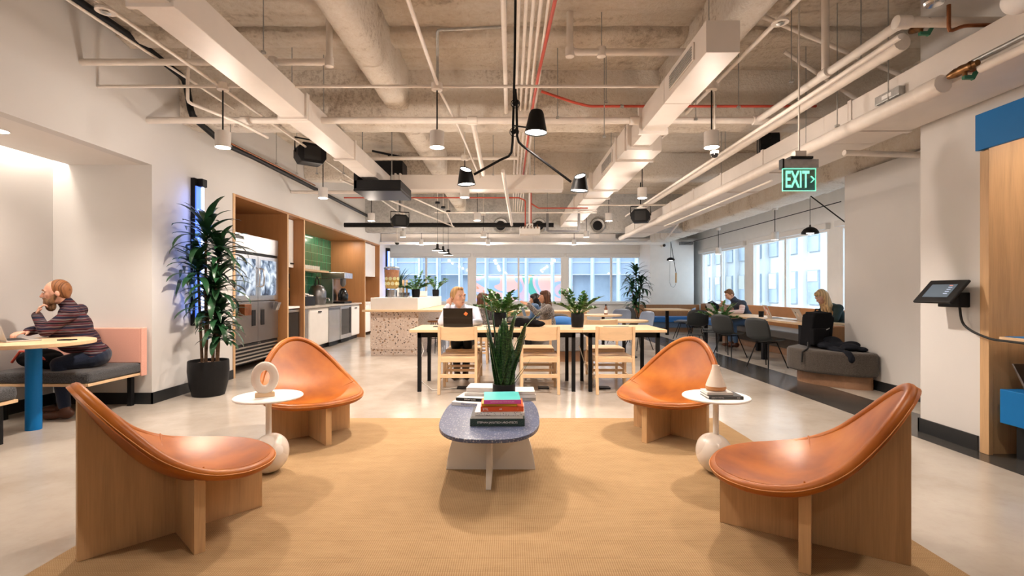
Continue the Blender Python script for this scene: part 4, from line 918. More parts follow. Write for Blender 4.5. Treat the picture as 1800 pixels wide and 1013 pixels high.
# ---------------------------------------------------------------- leather lounge chairs
def ease(keys, u):
    for (a, fa), (b, fb) in zip(keys, keys[1:]):
        if u <= b:
            i = keys.index((a, fa)); p = keys[max(i - 1, 0)]; n = keys[min(i + 2, len(keys) - 1)]
            ma = (fb - p[1]) / (b - p[0]) if i else (fb - fa) / (b - a); mb_ = (n[1] - fa) / (n[0] - a) if n[0] != b else (fb - fa) / (b - a)
            t = (u - a) / (b - a); h = b - a
            return (2 * t ** 3 - 3 * t * t + 1) * fa + (t ** 3 - 2 * t * t + t) * h * ma + (-2 * t ** 3 + 3 * t * t) * fb + (t ** 3 - t * t) * h * mb_
    return keys[-1][1]
HK = [(-.41, .825), (-.36, .76), (-.26, .63), (-.14, .50), (0, .415), (.15, .375), (.3, .36), (.43, .355)]
U0, UA, UB, VB = .01, .415, .41, .40       # plan oval: centre, back and front extents, half width
def chair_uv(rho, th):
    c, s = math.cos(th), math.sin(th)
    e = lambda q, n: math.copysign(abs(q) ** n, q)
    u = U0 + (UB if c > 0 else UA) * e(c, .92) * rho
    v = VB * e(s, .92) * rho * (1.0 if c > 0 else 1 - .24 * abs(c) ** 1.5)
    return u, v
def chair_z(u, v, rho):
    dip = .085 * (1 - .35 * max(0, u) / .47)
    return ease(HK, u) - dip * (1 - rho ** 2.2)
def make_lounge():
    t = thing('lounge_chair', 'x', 'lounge chair', (0, 0, .012), 0, 'tan leather lounge chairs round the coffee table')
    NT, NR = 64, 16
    top = [[None] * NT for _ in range(NR + 1)]
    for i in range(NR + 1):
        rho = i / NR
        for k in range(NT):
            u, v = chair_uv(rho, 2 * math.pi * k / NT); top[i][k] = Vector((u, v, chair_z(u, v, rho)))
    mb = MB(); b = 0; vs = []; fs = []
    for lay in (0, 1):
        for i in range(1, NR + 1):
            for k in range(NT):
                p = top[i][k]; 
                if lay:
                    du = (top[i][k] - top[i - 1][k]); tv = top[i][(k + 1) % NT] - top[i][k - 1]; n = du.cross(tv).normalized()
                    if n.z < 0: n = -n
                    p = p - n * .042
                vs.append(p)
    c0 = len(vs); vs.append(top[0][0]); vs.append(top[0][0] - Vector((.0, 0, .042)))
    for lay in (0, 1):
        o = lay * NR * NT
        for k in range(NT):
            f = (c0 + lay, o + k, o + (k + 1) % NT); fs.append(f if not lay else f[::-1])
        for i in range(NR - 1):
            for k in range(NT):
                f = (o + i * NT + k, o + (i + 1) * NT + k, o + (i + 1) * NT + (k + 1) % NT, o + i * NT + (k + 1) % NT); fs.append(f if not lay else f[::-1])
    e = (NR - 1) * NT
    for k in range(NT): fs.append((e + k, NR * NT + e + k, NR * NT + e + (k + 1) % NT, e + (k + 1) % NT))
    mb.add(vs, fs); shell = mb.build('seat_shell', M['leather'], t, smooth=70)
    def rim(off, r, nm, m, par):
        pts = []
        for k in range(96):
            th = 2 * math.pi * k / 96; u, v = chair_uv(1, th); z = chair_z(u, v, 1)
            d = Vector((u - U0, v, 0)).normalized(); pts.append(Vector((u, v, z)) + d * off[0] + Vector((0, 0, off[1] - .0275)))
        return MB().tube(pts, r, 12, closed=True).build(nm, m, par, smooth=60)
    rim((0, .0), .0265, 'rolled_edge', M['leather'], t)
    rim((.0265, .004), .0022, 'stitching', M['stitch'], t)
    # seam across
    pts = []
    for k in range(33):
        v = -1 + 2 * k / 32; vv = VB * v; rho = abs(v); pts.append(Vector((.0 - .03 * (1 - v * v), vv, chair_z(0, vv, rho) + .0035)))
    MB().tube(pts, .0042, 6).build('seam', M['leather'], t, smooth=60)
    # crossed oak panels
    def zc(u):
        rho = abs(u - U0) / (UB if u > U0 else UA); return chair_z(u, 0, min(1, rho)) - .035
    us = [-.405 + .805 * i / 24 for i in range(25)]
    poly = [(-.405, 0)] + [(.40, 0)] + [(u, zc(u)) for u in reversed(us)]
    MB().prism(poly, -.024, .024, 'y').build('long_panel', M['oak'], t, bevel=.002)
    def zv(v): return chair_z(0, v, min(1, abs(v) / VB)) - .035
    for s in (-1, 1):
        vs_ = [s * (.0245 + (.345 - .0245) * i / 12) for i in range(13)]
        poly = [(vs_[0], 0), (vs_[-1], 0)] + [(v, zv(v)) for v in reversed(vs_)]
        MB().prism(poly, -.024, .024, 'x').build('cross_panel', M['oak'], t, bevel=.002)
    return t
lc = make_lounge()
def seat_at(o, x, y, fx, fy, lb): o.location = (x, y, .012); o.rotation_euler = (0, 0, math.atan2(fy, fx)); o['label'] = lb; o['group'] = 'tan leather lounge chairs round the coffee table'
seat_at(lc, -1.72, 2.57, .68, .733, 'tan leather lounge chair on crossed oak panels, nearest at lower left')
seat_at(dup(lc), 1.47, 2.46, -.848, .53, 'tan leather lounge chair on crossed oak panels, nearest at lower right')
seat_at(dup(lc), -1.73, 4.27, .67, -.74, 'tan leather lounge chair facing the camera behind the ring sculpture table')
seat_at(dup(lc), 1.38, 4.31, -.73, -.68, 'tan leather lounge chair facing the camera behind the bottle vase table')
# ---------------------------------------------------------------- side tables
def side_table(lb, x, y, tilt):
    t = thing('side_table', lb, 'side table', (x, y, .012), tilt, 'pale round side tables on ball bases')
    MB().lathe([(.001, .51), (.215, .51), (.22, .514), (.22, .520), (.216, .524), (.001, .524)], seg=48).build('tabletop', M['white'], t, smooth=30)
    MB().tube([(0, 0, .25), (0, 0, .51)], .019, 16).build('stem', M['white'], t, smooth=60)
    mb = MB().ball((.0, 0, .133), (.122, .128, .133), 32, 20)
    for i, v in enumerate(mb.v):
        v = Vector(v); d = 1 + .05 * noise.noise(v * 5) ; mb.v[i] = (v.x * d + .02 * (v.z / .26), v.y * d, max(0, v.z))
    mb.build('stone_base', M['marble'], t, smooth=70); return t
side_table('pale round side table on stone ball base holding the ring sculpture', -1.655, 3.38, 0)
side_table('pale round side table on stone ball base holding books and vase', 1.40, 3.38, 2.8)
# ring sculpture
t = thing('ring_sculpture', 'pale oval ring sculpture on a small wooden block', 'sculpture', (-1.66, 3.34, .537), .5)
pts = [Vector((.062 * math.cos(a * math.pi / 24), 0, .135 + .088 * math.sin(a * math.pi / 24))) for a in range(48)]
mb = MB(); n = 48
for a in range(n):
    an = 2 * math.pi * a / n; c, s = math.cos(an), math.sin(an)
    for (k, (dr, dy)) in enumerate(((.030, -.012), (.030, .012), (.022, .022), (-.016, .022), (-.026, .012), (-.026, -.012), (-.016, -.022), (.022, -.022))):
        mb.v.append(((.055 + dr) * c, dy, .128 + (.078 + dr) * s))
for a in range(n):
    for k in range(8): mb.f.append((a * 8 + k, ((a + 1) % n) * 8 + k, ((a + 1) % n) * 8 + (k + 1) % 8, a * 8 + (k + 1) % 8))
mb.build('ring', M['marble'], t, smooth=60)
MB().box(-.06, .06, -.02, .02, 0, .03).build('block', M['beech'], t, bevel=.003)
# ---------------------------------------------------------------- coffee table
t = thing('coffee_table', 'speckled blue stadium-shaped coffee table on white crossed legs', 'coffee table', (-.14, 3.45, .012))
hw, hl, n = .333, .61, 72
poly = []
for k in range(n):
    a = 2 * math.pi * k / n; c, s = math.cos(a), math.sin(a); p = 2.0 / 2.9
    poly.append((hw * math.copysign(abs(c) ** p, c), hl * math.copysign(abs(s) ** p, s)))
MB().prism(poly, .362, .386, 'z').build('tabletop', M['bluetop'], t, bevel=.004)
def leg_prof(b, tp, n=10):
    out = []
    for i in range(n + 1):
        z = .361 * i / n; w = tp + (b - tp) * (1 - (i / n)) ** 1.0 + .02 * math.sin(math.pi * i / n); out.append((w, z))
    return out
pr = leg_prof(.31, .20); MB().prism([(-w, z) for w, z in pr] + [(w, z) for w, z in reversed(pr)], -.016, .016, 'y').build('cross_leg', M['white'], t, bevel=.002)
pr = leg_prof(.37, .26)
for s in (-1, 1): MB().prism([(.0162 * s, 0), (.0162 * s, .361)] + [(s * w, z) for w, z in reversed(pr)], -.016, .016, 'x').build('cross_leg', M['white'], t, bevel=.002)
ZT = .398
def book(lb, c, w, d, h, rz, cov, edge='page', spine=None, stxt=None, tcol='white', tsize=None, group=None, sx=1, back=None):
    t = thing('book', lb, 'book', c, rz, group)
    MB().box(-w / 2, w / 2, -d / 2, -d / 2 + .004, 0, h).box(-w / 2, w / 2, -d / 2, d / 2, 0, .003).box(-w / 2, w / 2, -d / 2, d / 2, h - .003, h).build('cover', cov, t, bevel=.001)
    MB().box(-w / 2 + .004, w / 2 - .004, -d / 2 + .004, d / 2 - .004, .003, h - .003).build('pages', M[edge], t)
    if spine: MB().box(-w / 2 - .0006, w / 2 + .0006, -d / 2 - .001, -d / 2 + .004, 0, h).build('spine', spine, t)
    if stxt:
        for (s, x, sz, mc) in stxt: text(s, sz, mc, t, (x, -d / 2 - .0016, h / 2), name='title', ext=.0004, sx=sx)
    return t
cv = lambda n, c, r=.45: plain(n, c, r, var=.04)
darkcov = chips('speckled_green_cover', (.025, .05, .04), [((.10, .14, .12), 9, .3)], 20, rough=.5)
wht, gold = M['white'], cv('gold_ink', (.75, .6, .3))
g = 'books on the coffee table'
y0 = 3.26
book('thick dark green architecture book at the bottom of the front stack', (-.085, y0, ZT), .345, .28, .046, 0, darkcov, stxt=[('STEPHAN JAKLITSCH ARCHITECTS', .0, .0165, wht)], group=g, sx=1)
book('slim black and white book second from the bottom of the front stack', (-.088, y0 + .0, ZT + .0465), .325, .27, .016, .01, cv('black_cover', (.03, .03, .035)), spine=cv('cream_spine', (.75, .72, .66)), group=g)
pat = chips('speckled_spine', (.78, .76, .72), [((.05, .05, .05), 3, .3), ((.2, .3, .5), 2, .2)], 40)
book('book with black and white speckled spine in the front stack', (-.07, y0 + .005, ZT + .063), .315, .27, .022, -.01, pat, group=g)
book('orange-red book titled STIL in the middle of the front stack', (-.058, y0 + .01, ZT + .0855), .275, .25, .032, .02, cv('orange_cover', (.68, .10, .025)), stxt=[('STIL', -.105, .02, wht), ('AB', -.01, .014, wht), ('·', .1, .02, wht)], group=g)
book('thin yellow book under the pink and teal book', (-.072, y0 + .01, ZT + .118), .225, .24, .018, -.01, cv('yellow_cover', (.72, .42, .02)), group=g)
book('pink-spined book with teal cover on top of the front stack', (-.06, y0 + .01, ZT + .1365), .235, .26, .025, .05, cv('teal_cover', (.05, .38, .37)), spine=cv('pink_spine', (.72, .10, .42)), stxt=[('SUPERPOSITION WITH NATURE', .0, .0105, cv('pale_pink', (.9, .6, .75)))], group=g)
# rear pile
book('white book with blue lettering at the bottom of the rear left pile', (-.285, 3.75, ZT), .27, .2, .026, -.28, cv('white_cover', (.78, .77, .76)), stxt=[('THE NEW & MODERN', .02, .016, cv('blue_ink', (.1, .12, .4)))], group=g)
book('black-spined book second from the bottom of the rear left pile', (-.265, 3.80, ZT + .0265), .26, .2, .024, -.22, cv('white_cover2', (.76, .75, .73)), spine=M['black'], stxt=[('DISTANT GLARE', -.02, .012, wht)], group=g)
book('grey-white book third from the bottom of the rear left pile', (-.22, 3.86, ZT + .051), .25, .19, .022, -.12, cv('grey_cover', (.55, .53, .52)), group=g)
book('white book on top of the rear left pile beside the snake plant', (-.20, 3.90, ZT + .0735), .27, .19, .034, -.1, cv('cream_cover', (.80, .76, .73)), group=g)
book('grey book at the bottom of the pile right of the snake plant', (.085, 3.93, ZT), .2, .2, .022, .1, cv('ash_cover', (.5, .49, .48)), group=g)
book('white book in the middle of the pile right of the snake plant', (.09, 3.93, ZT + .0225), .2, .2, .026, .04, cv('white_cover3', (.78, .76, .74)), group=g)
book('cream book on top of the pile right of the snake plant', (.085, 3.93, ZT + .049), .2, .19, .024, .02, cv('cream_cover2', (.82, .77, .72)), group=g)
# books + vase on right side table
TZ = .537
book('black hardback titled in grey on the right side table', (1.42, 3.34, TZ), .225, .17, .020, -.03, cv('black_cover2', (.03, .03, .03)), stxt=[('HEAVY METAL', -.055, .013, M['galv']), ('BOOK', .08, .007, wht)], group='books on the right side table')
book('pale book under the vase on the right side table', (1.395, 3.36, TZ + .0205), .17, .14, .018, -.05, cv('white_cover4', (.8, .76, .72)), group='books on the right side table')
t = thing('bottle_vase', 'pale bottle-shaped ceramic vase with tan base on stacked books', 'vase', (1.395, 3.37, TZ + .039))
MB().lathe([(.045, .0), (.062, .004), (.068, .016), (.066, .03)], seg=36).build('tan_base', plain('tan_glaze', (.52, .24, .09), .3), t, smooth=50)
MB().lathe([(.066, .03), (.060, .05), (.04, .10), (.027, .14), (.023, .165), (.024, .17), (.02, .17), (.018, .15)], seg=36, caps=False).build('body', plain('pale_ceramic', (.78, .68, .58), .55), t, smooth=50)
# ---------------------------------------------------------------- communal tables and chairs
TH = .775
def communal(lb, x0, x1, y0=6.08, y1=6.98):
    t = thing('communal_table', lb, 'table', ((x0 + x1) / 2, (y0 + y1) / 2, 0), group='long communal tables'); cx, cy = t.location.x, t.location.y
    B(x0, x1, y0, y1, TH - .035, TH).build('tabletop', M['tabletop'], t, world=True, bevel=.003)
    a, b, c, d = x0 + .09, x1 - .07, y0 + .06, y1 - .06
    MB().box(a, b, c, c + .04, TH - .10, TH - .036).box(a, b, d - .04, d, TH - .10, TH - .036).box(a, a + .04, c, d, TH - .10, TH - .036).box(b - .04, b, c, d, TH - .10, TH - .036).build('apron', M['black'], t, world=True)
    for x in (a, b - .045):
        for y in (c, d - .045): B(x, x + .045, y, y + .045, 0, TH - .036).build('leg', M['black'], t, world=True, bevel=.002)
    B((x0 + x1) / 2 - .17, (x0 + x1) / 2 + .17, cy + .02, cy + .1, TH, TH + .003).build('power_hatch', M['black'], t, world=True)
communal('pale wood communal table at left where the man works at a black laptop', -1.25, .872)
communal('shorter pale wood communal table at right end of the run', .876, 1.92)
def make_wchair():
    t = thing('wooden_chair', 'x', 'chair', (0, 0, 0), 0, 'pale wooden chairs at the communal tables'); w, d = .485, .47   # faces +y; back at y=0
    for s in (-1, 1):
        x = s * (w / 2 - .02)
        MB().beam((x, -.035, 0), (x, .02, .46), .034, .038).beam((x, .02, .45), (x, -.015, .825), .034, .034).build('leg', M['beechz'], t, bevel=.004)
        MB().beam((x, d + .0, 0), (x, d - .02, .44), .034, .036).build('leg', M['beechz'], t, bevel=.004)
        MB().beam((x, .01, .41), (x, d - .02, .41), .024, .055).build('side_rail', M['beech'], t, bevel=.003)
        MB().beam((x, -.01, .18), (x, d - .01, .18), .022, .03).build('stretcher', M['beech'], t, bevel=.003)
    n = 12; mb = MB()
    def bk(i, j):
        x = (-.5 + i / n) * (w - .075); yy = -.004 - .03 * (1 - (2 * i / n - 1) ** 2); zz = (.665, .665, .818, .818)[j]; zz += (.0 if j in (0, 1) else -.006 * (1 - (2 * i / n - 1) ** 2))
        if j in (0, 1): zz -= .004 + .012 * (1 - (2 * i / n - 1) ** 2)
        return (x, yy + (.0, .018, .018 - .012, -.012)[j], zz)
    mb.grid(bk, n, 3); k = n + 1
    mb.f += [(i * 4, i * 4 + 3, (i + 1) * 4 + 3, (i + 1) * 4) for i in range(n)]
    mb.build('backrest', M['beech'], t, bevel=0, smooth=30)
    MB().box(-w / 2 + .02, w / 2 - .02, .0, .03, .385, .44).build('rear_rail', M['beech'], t, bevel=.003)
    MB().box(-w / 2 + .02, w / 2 - .02, d - .045, d - .02, .385, .43).build('front_rail', M['beech'], t, bevel=.003)
    MB().box(-w / 2 + .01, w / 2 - .01, .03, d + .01, .435, .45).build('seat', M['beech'], t, bevel=.005)
    MB().box(-w / 2 + .03, w / 2 - .03, -.025, -.002, .20, .245).build('stretcher', M['beech'], t, bevel=.003)
    MB().box(-w / 2 + .03, w / 2 - .03, d - .02, d, .20, .235).build('stretcher', M['beech'], t, bevel=.003)
    return t
wc = make_wchair()
def wplace(o, x, y, rz, lb): o.location = (x, y, 0); o.rotation_euler = (0, 0, rz); o['label'] = lb
wplace(wc, -.645, 6.0, 0, 'pale wooden chair with its back to the camera before the black laptop')
wplace(dup(wc), .355, 6.0, 0, 'pale wooden chair with its back to the camera right of the snake plant')
wplace(dup(wc), 1.265, 6.0, 0, 'pale wooden chair with its back to the camera, rightmost at the near side')
wplace(dup(wc), -.66, 7.28, math.pi, 'pale wooden chair under the man in the light blue shirt')
wplace(dup(wc), .37, 7.42, math.pi, 'pale wooden chair on the far side, behind the dark bag')
wplace(dup(wc), 1.36, 7.40, math.pi, 'pale wooden chair on the far side, beyond the potted plant on the table')
for x, lb in ((-.62, 'black floor power box under the left wooden chair'), (.42, 'black floor power box under the middle wooden chair'), (1.2, 'black floor power box under the right wooden chair')):
    tag(B(x - .07, x + .07, 6.3, 6.42, 0, .02).build('floor_socket', M['black'], bevel=.003), lb, 'socket', 'floor power boxes')
for lb, pts in (('white charging cable hanging from the left end of the communal table', [(-1.16, 6.3, TH - .05), (-1.1, 6.25, .5), (-1.17, 6.2, .3), (-1.12, 6.2, .12), (-.98, 6.2, .01), (-.8, 6.3, .01), (-.69, 6.36, .01)]), ('white charging cable running to the right floor power box', [(.95, 6.9, .5), (1.02, 6.7, .2), (1.08, 6.5, .02), (1.13, 6.4, .01)])):
    tag(MB().tube(pts, .006, 6).build('charging_cable', M['white'], smooth=60), lb, 'cable')
# laptop helper -----------------------------------------------------
def laptop(lb, c, rz, m='alu', w=.34, d=.235, ang=112, mk=None, scr=True):
    t = thing('laptop', lb, 'laptop', c, rz)        # keyboard edge toward -y, lid hinge at +y
    MB().box(-w / 2, w / 2, -d / 2, d / 2, 0, .014).build('base', M[m], t, bevel=.003)
    MB().box(-w / 2 + .02, w / 2 - .02, -d / 2 + .08, d / 2 - .02, .014, .0155).build('keyboard', M['black'], t)
    a = R(180 - ang); rm = Matrix.Rotation(-(math.pi / 2 - R(ang - 90) - 0) + math.pi / 2, 3, 'X')
    up = Vector((0, math.cos(R(180 - ang)), math.sin(R(180 - ang)))); nrm = Vector((0, -up.z, up.y))
    c0 = Vector((0, d / 2 - .004, .014)) + up * (d / 2); mt = Matrix((Vector((1, 0, 0)), up, Vector((1, 0, 0)).cross(up))).transposed()
    lid = MB().obox(c0, (w, d, .006), mt).build('lid', M[m], t, bevel=.002)
    if scr: MB().obox(c0 + nrm * .0036, (w - .02, d - .02, .001), mt).build('screen', M['screen'], lid)
    if mk:
        for (u, v, r_, mm) in mk: MB().obox(c0 - nrm * .0036 + mt @ Vector((u, v, 0)), (r_, r_, .001), mt @ Matrix.Rotation(u * 9, 3, 'Z')).build('sticker', mm, lid)
    return t
st_w = cv('white_sticker', (.8, .7, .66)); st_o = cv('orange_sticker', (.75, .2, .05)); st_r = cv('red_sticker', (.6, .05, .04))
laptop('black laptop open before the man at the communal table', (-.665, 6.36, TH), math.pi, 'blackgloss', .37, .25, 100, mk=[(-.10, .055, .04, st_o), (-.10, .06, .02, st_w)])
tag(B(-1.03, -.95, 6.52, 6.66, TH, TH + .009).build('phone', M['black'], bevel=.003), 'black phone lying at the left end of the communal table', 'phone')
# bag on the communal table
def blob(parts_, name, m, parent, vox=.014, sm=4, boxes=()):
    mb = MB()
    for q in parts_: mb.ball(*q)
    for q in boxes: mb.obox(*q)
    return mb.build(name, m, parent, world=True, remesh=vox, sm=sm)
t = thing('messenger_bag', 'black and grey canvas bag slumped on the communal table', 'bag', (.2, 6.6, TH))
blob([((.22, 6.6, TH + .055), (.17, .12, .055)), ((.12, 6.62, TH + .06), (.10, .12, .06)), ((.36, 6.6, TH + .04), (.10, .10, .04))], 'body', M['cloth'], t, .010, 3, [((.2, 6.62, TH + .05), (.34, .2, .095), (0, .06, .1))])
blob([((.05, 6.68, TH + .09), (.13, .08, .05)), ((.15, 6.7, TH + .115), (.1, .06, .025))], 'grey_flap', M['greywool'], t)
# cup, items
t = thing('coffee_mug', 'black mug behind the bag on the communal table', 'mug', (.31, 6.86, TH)); MB().lathe([(.035, 0), (.04, .1), (.036, .1), (.032, .01)], seg=20).build('body', M['blackgloss'], t, smooth=50)
# ---------------------------------------------------------------- island
t = thing('kitchen_island', 'pink terrazzo island with wooden counter and white raised shelf', 'kitchen island', (-2.29, 11.3, 0)); ix0, ix1 = -2.757, -1.82
B(ix0, ix1, 9.71, 13.0, .1, .845).build('terrazzo_body', M['terrazzo'], t, world=True)
B(ix0 + .01, ix1 - .01, 9.72, 12.98, 0, .1).build('plinth', M['terrazzo'], t, world=True)
B(ix0 - .12, -1.29, 9.55, 13.1, .846, .885).build('counter', M['tabletop'], t, world=True, bevel=.004)
B(ix0 + .005, ix1 - .005, 9.71, 13.0, .886, 1.12).build('raised_shelf', M['white'], t, world=True, bevel=.004)
for (x, y, lb) in ((-1.52, 10.1, 'black wire bar stool tucked under the island counter, nearest of two'), (-1.52, 11.2, 'black wire bar stool tucked under the island counter, farther of two')):
    s = thing('bar_stool', lb, 'stool', (x, y, 0), group='bar stools at the island')
    MB().lathe([(.17, .62), (.18, .63), (.18, .645), (.001, .65)], seg=24).build('seat', M['walnut'], s, smooth=40)
    for k in range(8):
        a = k * math.pi / 4; MB().tube([(.1 * math.cos(a), .1 * math.sin(a), .62), (.17 * math.cos(a), .17 * math.sin(a), .3), (.19 * math.cos(a), .19 * math.sin(a), 0)], .006, 6).build('leg', M['black'], s, smooth=60)
    MB().tube([(.17 * math.cos(k * math.pi / 8), .17 * math.sin(k * math.pi / 8), .3) for k in range(16)], .006, 6, closed=True).build('foot_ring', M['black'], s, smooth=60)
IZ = 1.121
t = thing('drink_dispenser', 'clear drink dispenser full of sliced orange fruit on steel stand', 'dispenser', P(689, 0, 9.95) * 1); t.location.z = IZ
MB().lathe([(.13, 0), (.14, .01), (.14, .02), (.10, .02), (.105, .16), (.12, .16)], seg=28).build('stand', M['steel'], t, smooth=40)
MB().lathe([(.11, .17), (.135, .20), (.155, .58), (.15, .58), (.13, .2), (.10, .175)], seg=32, caps=False).build('jar', M['drink'], t, smooth=50)
MB().lathe([(.16, .58), (.16, .60), (.1, .62), (.001, .625)], seg=28).build('lid', M['steel'], t, smooth=40)
MB().lathe([(.108, .178), (.128, .2), (.135, .36), (.001, .36)], seg=24).build('orange_drink', plain('orange_juice', (1, .55, .04), .3, var=.1, scale=20), t, smooth=50)
MB().lathe([(.134, .361), (.146, .56), (.001, .56)], seg=24).build('grapefruit_layer', plain('grapefruit_pulp', (1, .40, .18), .4, var=.15, scale=14), t, smooth=50)
ls = plain('citrus_slice', (1, .92, .5), .4, var=.1)
for k in range(10):
    for q in range(2):
        a = k * math.pi / 5 + q * .3; r0 = .134 + q * .004; c = Vector((r0 * math.cos(a), r0 * math.sin(a), .28 + q * .10)); 
        mb = MB().lathe([(.036, -.003), (.036, .003)], (0, 0, 0), 14); rm = Vector((math.cos(a), math.sin(a), 0)).to_track_quat('Z', 'Y').to_matrix()
        mb.v = [tuple(rm @ Vector(v) + c) for v in mb.v]; mb.build('fruit_slice', ls, t)
MB().tube([(.1, -.06, .2), (.13, -.13, .19), (.13, -.15, .15)], .012).build('tap', M['steel'], t, smooth=60)
gx = P(710, 0, 10.0).x
t = thing('glass_rack', 'clear rack of tumblers beside the drink dispenser', 'rack', (gx, 10.05, IZ))
B(-.12, .12, -.1, .1, 0, .006).build('tray', M['steel'], t)
for i in range(3):
    for j in range(2): MB().lathe([(.028, .006), (.034, .1), (.032, .1), (.026, .01)], (-.075 + i * .075, -.04 + j * .08, 0), 12, caps=False).build('tumbler', M['drink'], t, smooth=50)
for x in (P(710, 0, 10.3).x, P(716, 0, 10.3).x):
    MB().tube([(x - gx, .2, .0), (x - gx, .2, .36)], .022, 10).build('straw_tube', M['beechz'], t, smooth=60)
t = thing('napkin_box', 'small white box on the island shelf behind the potted plant', 'box', (P(744, 0, 11.6).x, 11.6, IZ)); B(-.08, .08, -.08, .08, 0, .13).build('body', M['white'], t, bevel=.004); B(-.09, .09, -.09, .09, 0, .015).build('wooden_tray', M['oak'], t)
# ---------------------------------------------------------------- alcove booth
def booth(lb, x0, x1, y0, y1, back_at, zb=.335):
    t = thing('booth_bench', lb, 'bench', ((x0 + x1) / 2, (y0 + y1) / 2, 0), group='charcoal benches in the alcove')
    MB().box(x0, x1, y0, y1, zb + .028, zb + .135).build('seat_cushion', M['charcoal'], t, world=True, bevel=.035)
    MB().box(x0, x1 - .005, y0 + .005, y1 - .005, zb, zb + .027).build('seat_board', M['beech'], t, world=True, bevel=.002)
    yb = (y1 - .08, y1) if back_at > 0 else (y0, y0 + .08)
    MB().box(x0, x1 + .005, yb[0], yb[1], zb + .13, .85).build('backrest', M['pink'], t, world=True, bevel=.012)
    MB().box(x1 - .0, x1 + .018, yb[0], yb[1], zb - .01, .85).build('end_panel', M['pink'], t, world=True, bevel=.006)
    for x in (x0 + .1, x1 - .14):
        for y in (y0 + .08, y1 - .06): B(x, x + .045, y - .022, y + .022, 0, zb).build('leg', M['black'], t, world=True)
booth('charcoal bench with pink back against the alcove side wall', -5.04, -4.03, 4.72, 5.46, 1)
booth('charcoal bench at the left edge facing away, in front of the table', -5.04, -4.05, 3.35, 4.08, -1)
t = thing('cafe_table', 'round wooden cafe table on a thick blue column in the alcove', 'table', (-4.31, 4.47, 0))
MB().lathe([(.001, .765), (.434, .765), (.44, .77), (.44, .797), (.436, .80), (.001, .80)], seg=64).build('tabletop', M['beech'], t, smooth=30)
MB().lathe([(.058, .0), (.058, .764)], seg=32).build('column', M['blue'], t, smooth=30)
laptop('silver laptop open before the bearded man in the alcove', (-4.47, 4.50, .80), R(146), 'alu', .33, .23, 106)
tag(B(-4.13, -4.0, 4.5, 4.57, .80, .809).build('phone', M['black'], bevel=.003), 'black phone lying on the round alcove table', 'phone')
# ---------------------------------------------------------------- window side: bench, tables, chairs
t = thing('window_bench', 'long grey upholstered bench with orange back below the side windows', 'bench', (5.7, 10, 0))
B(5.25, 5.98, 7.4, 12.6, .33, .47).build('seat_cushion', M['greywool'], t, world=True, bevel=.03)
B(5.32, 6.0, 7.4, 12.6, .14, .329).build('seat_box', M['brownwool'], t, world=True)
B(5.36, 5.98, 7.4, 12.6, 0, .139).build('plinth', M['oakx'], t, world=True)
B(5.99, 6.1, 7.0, 12.6, .33, .90).build('backrest', plain('amber_back', (.50, .22, .07), .5), t, world=True, bevel=.01)
t = thing('corner_bench', 'blue upholstered corner bench with wooden back near the white column', 'bench', (5.3, 15.2, 0))
B(4.3, 5.6, 15.1, 15.75, .30, .46).build('seat_cushion', M['bluefab'], t, world=True, bevel=.02); B(4.3, 5.6, 15.16, 15.75, .13, .30).build('seat_front', M['slate'], t, world=True)
B(4.3, 5.6, 15.2, 15.75, 0, .129).build('plinth', M['oakx'], t, world=True); B(3.95, 6.0, 15.76, 15.84, .2, .82).build('backrest', M['walnut'], t, world=True, bevel=.008)
B(6.02, 6.1, 12.65, 15.7, .2, .86).build('backrest', M['walnut'], t, world=True, bevel=.008); B(5.5, 6.0, 12.65, 15.05, .3, .46).build('seat_cushion', M['bluefab'], t, world=True, bevel=.02)
def ltable(lb, x0, x1, y0, y1, legs, h=.75, top='tabletop'):
    t = thing('window_table', lb, 'table', ((x0 + x1) / 2, (y0 + y1) / 2, 0), group='window-side tables')
    B(x0, x1, y0, y1, h - .035, h).build('tabletop', M[top], t, world=True, bevel=.004)
    for (x, y) in legs: B(x - .04, x + .04, y - .04, y + .04, 0, h - .036).build('leg', M['black'], t, world=True)
    return t
ltable('long pale table with laptops in front of the side windows', 4.58, 5.28, 7.75, 10.98, ((4.64, 9.06), (4.68, 7.95), (5.2, 8.0), (5.2, 10.4)), .745, 'tabletop')
ltable('pale table behind the small potted plant by the side windows', 4.52, 5.28, 11.04, 12.6, ((4.72, 12.0), (5.2, 12.3)), .745)
ltable('far pale table near the white column', 3.95, 4.95, 13.6, 14.7, ((4.45, 14.1),), .745)
def roundtab(lb, x, y, r, h=.73, m='tabletop'):
    t = thing('round_table', lb, 'table', (x, y, 0)); MB().lathe([(.001, h - .03), (r, h - .03), (r, h), (.001, h)], seg=40).build('tabletop', M[m], t, smooth=30)
    MB().tube([(0, 0, .02), (0, 0, h - .03)], .035, 12).build('column', M['black'], t, smooth=60); MB().lathe([(.25, 0), (.24, .015), (.001, .02)], seg=28).build('foot', M['black'], t, smooth=40)
roundtab('round pale table with the small brown bottle beyond the communal tables', 2.05, 11.0, .42); roundtab('round pale table right of the bottle table, nearer the camera', 2.15, 9.4, .45, .70)
t = thing('sauce_bottle', 'small brown bottle on the round table before the windows', 'bottle', (P(1065, 0, 11.0).x, 11.0, .731))
MB().lathe([(.04, 0), (.042, .13), (.018, .17), (.018, .20)], seg=18).build('body', plain('brown_glass', (.16, .06, .025), .15), t, smooth=50); MB().lathe([(.043, .03), (.043, .1)], seg=18).build('label', M['white'], t, smooth=50); MB().lathe([(.02, .2), (.02, .225), (.001, .225)], seg=14).build('cap', M['black'], t, smooth=50)
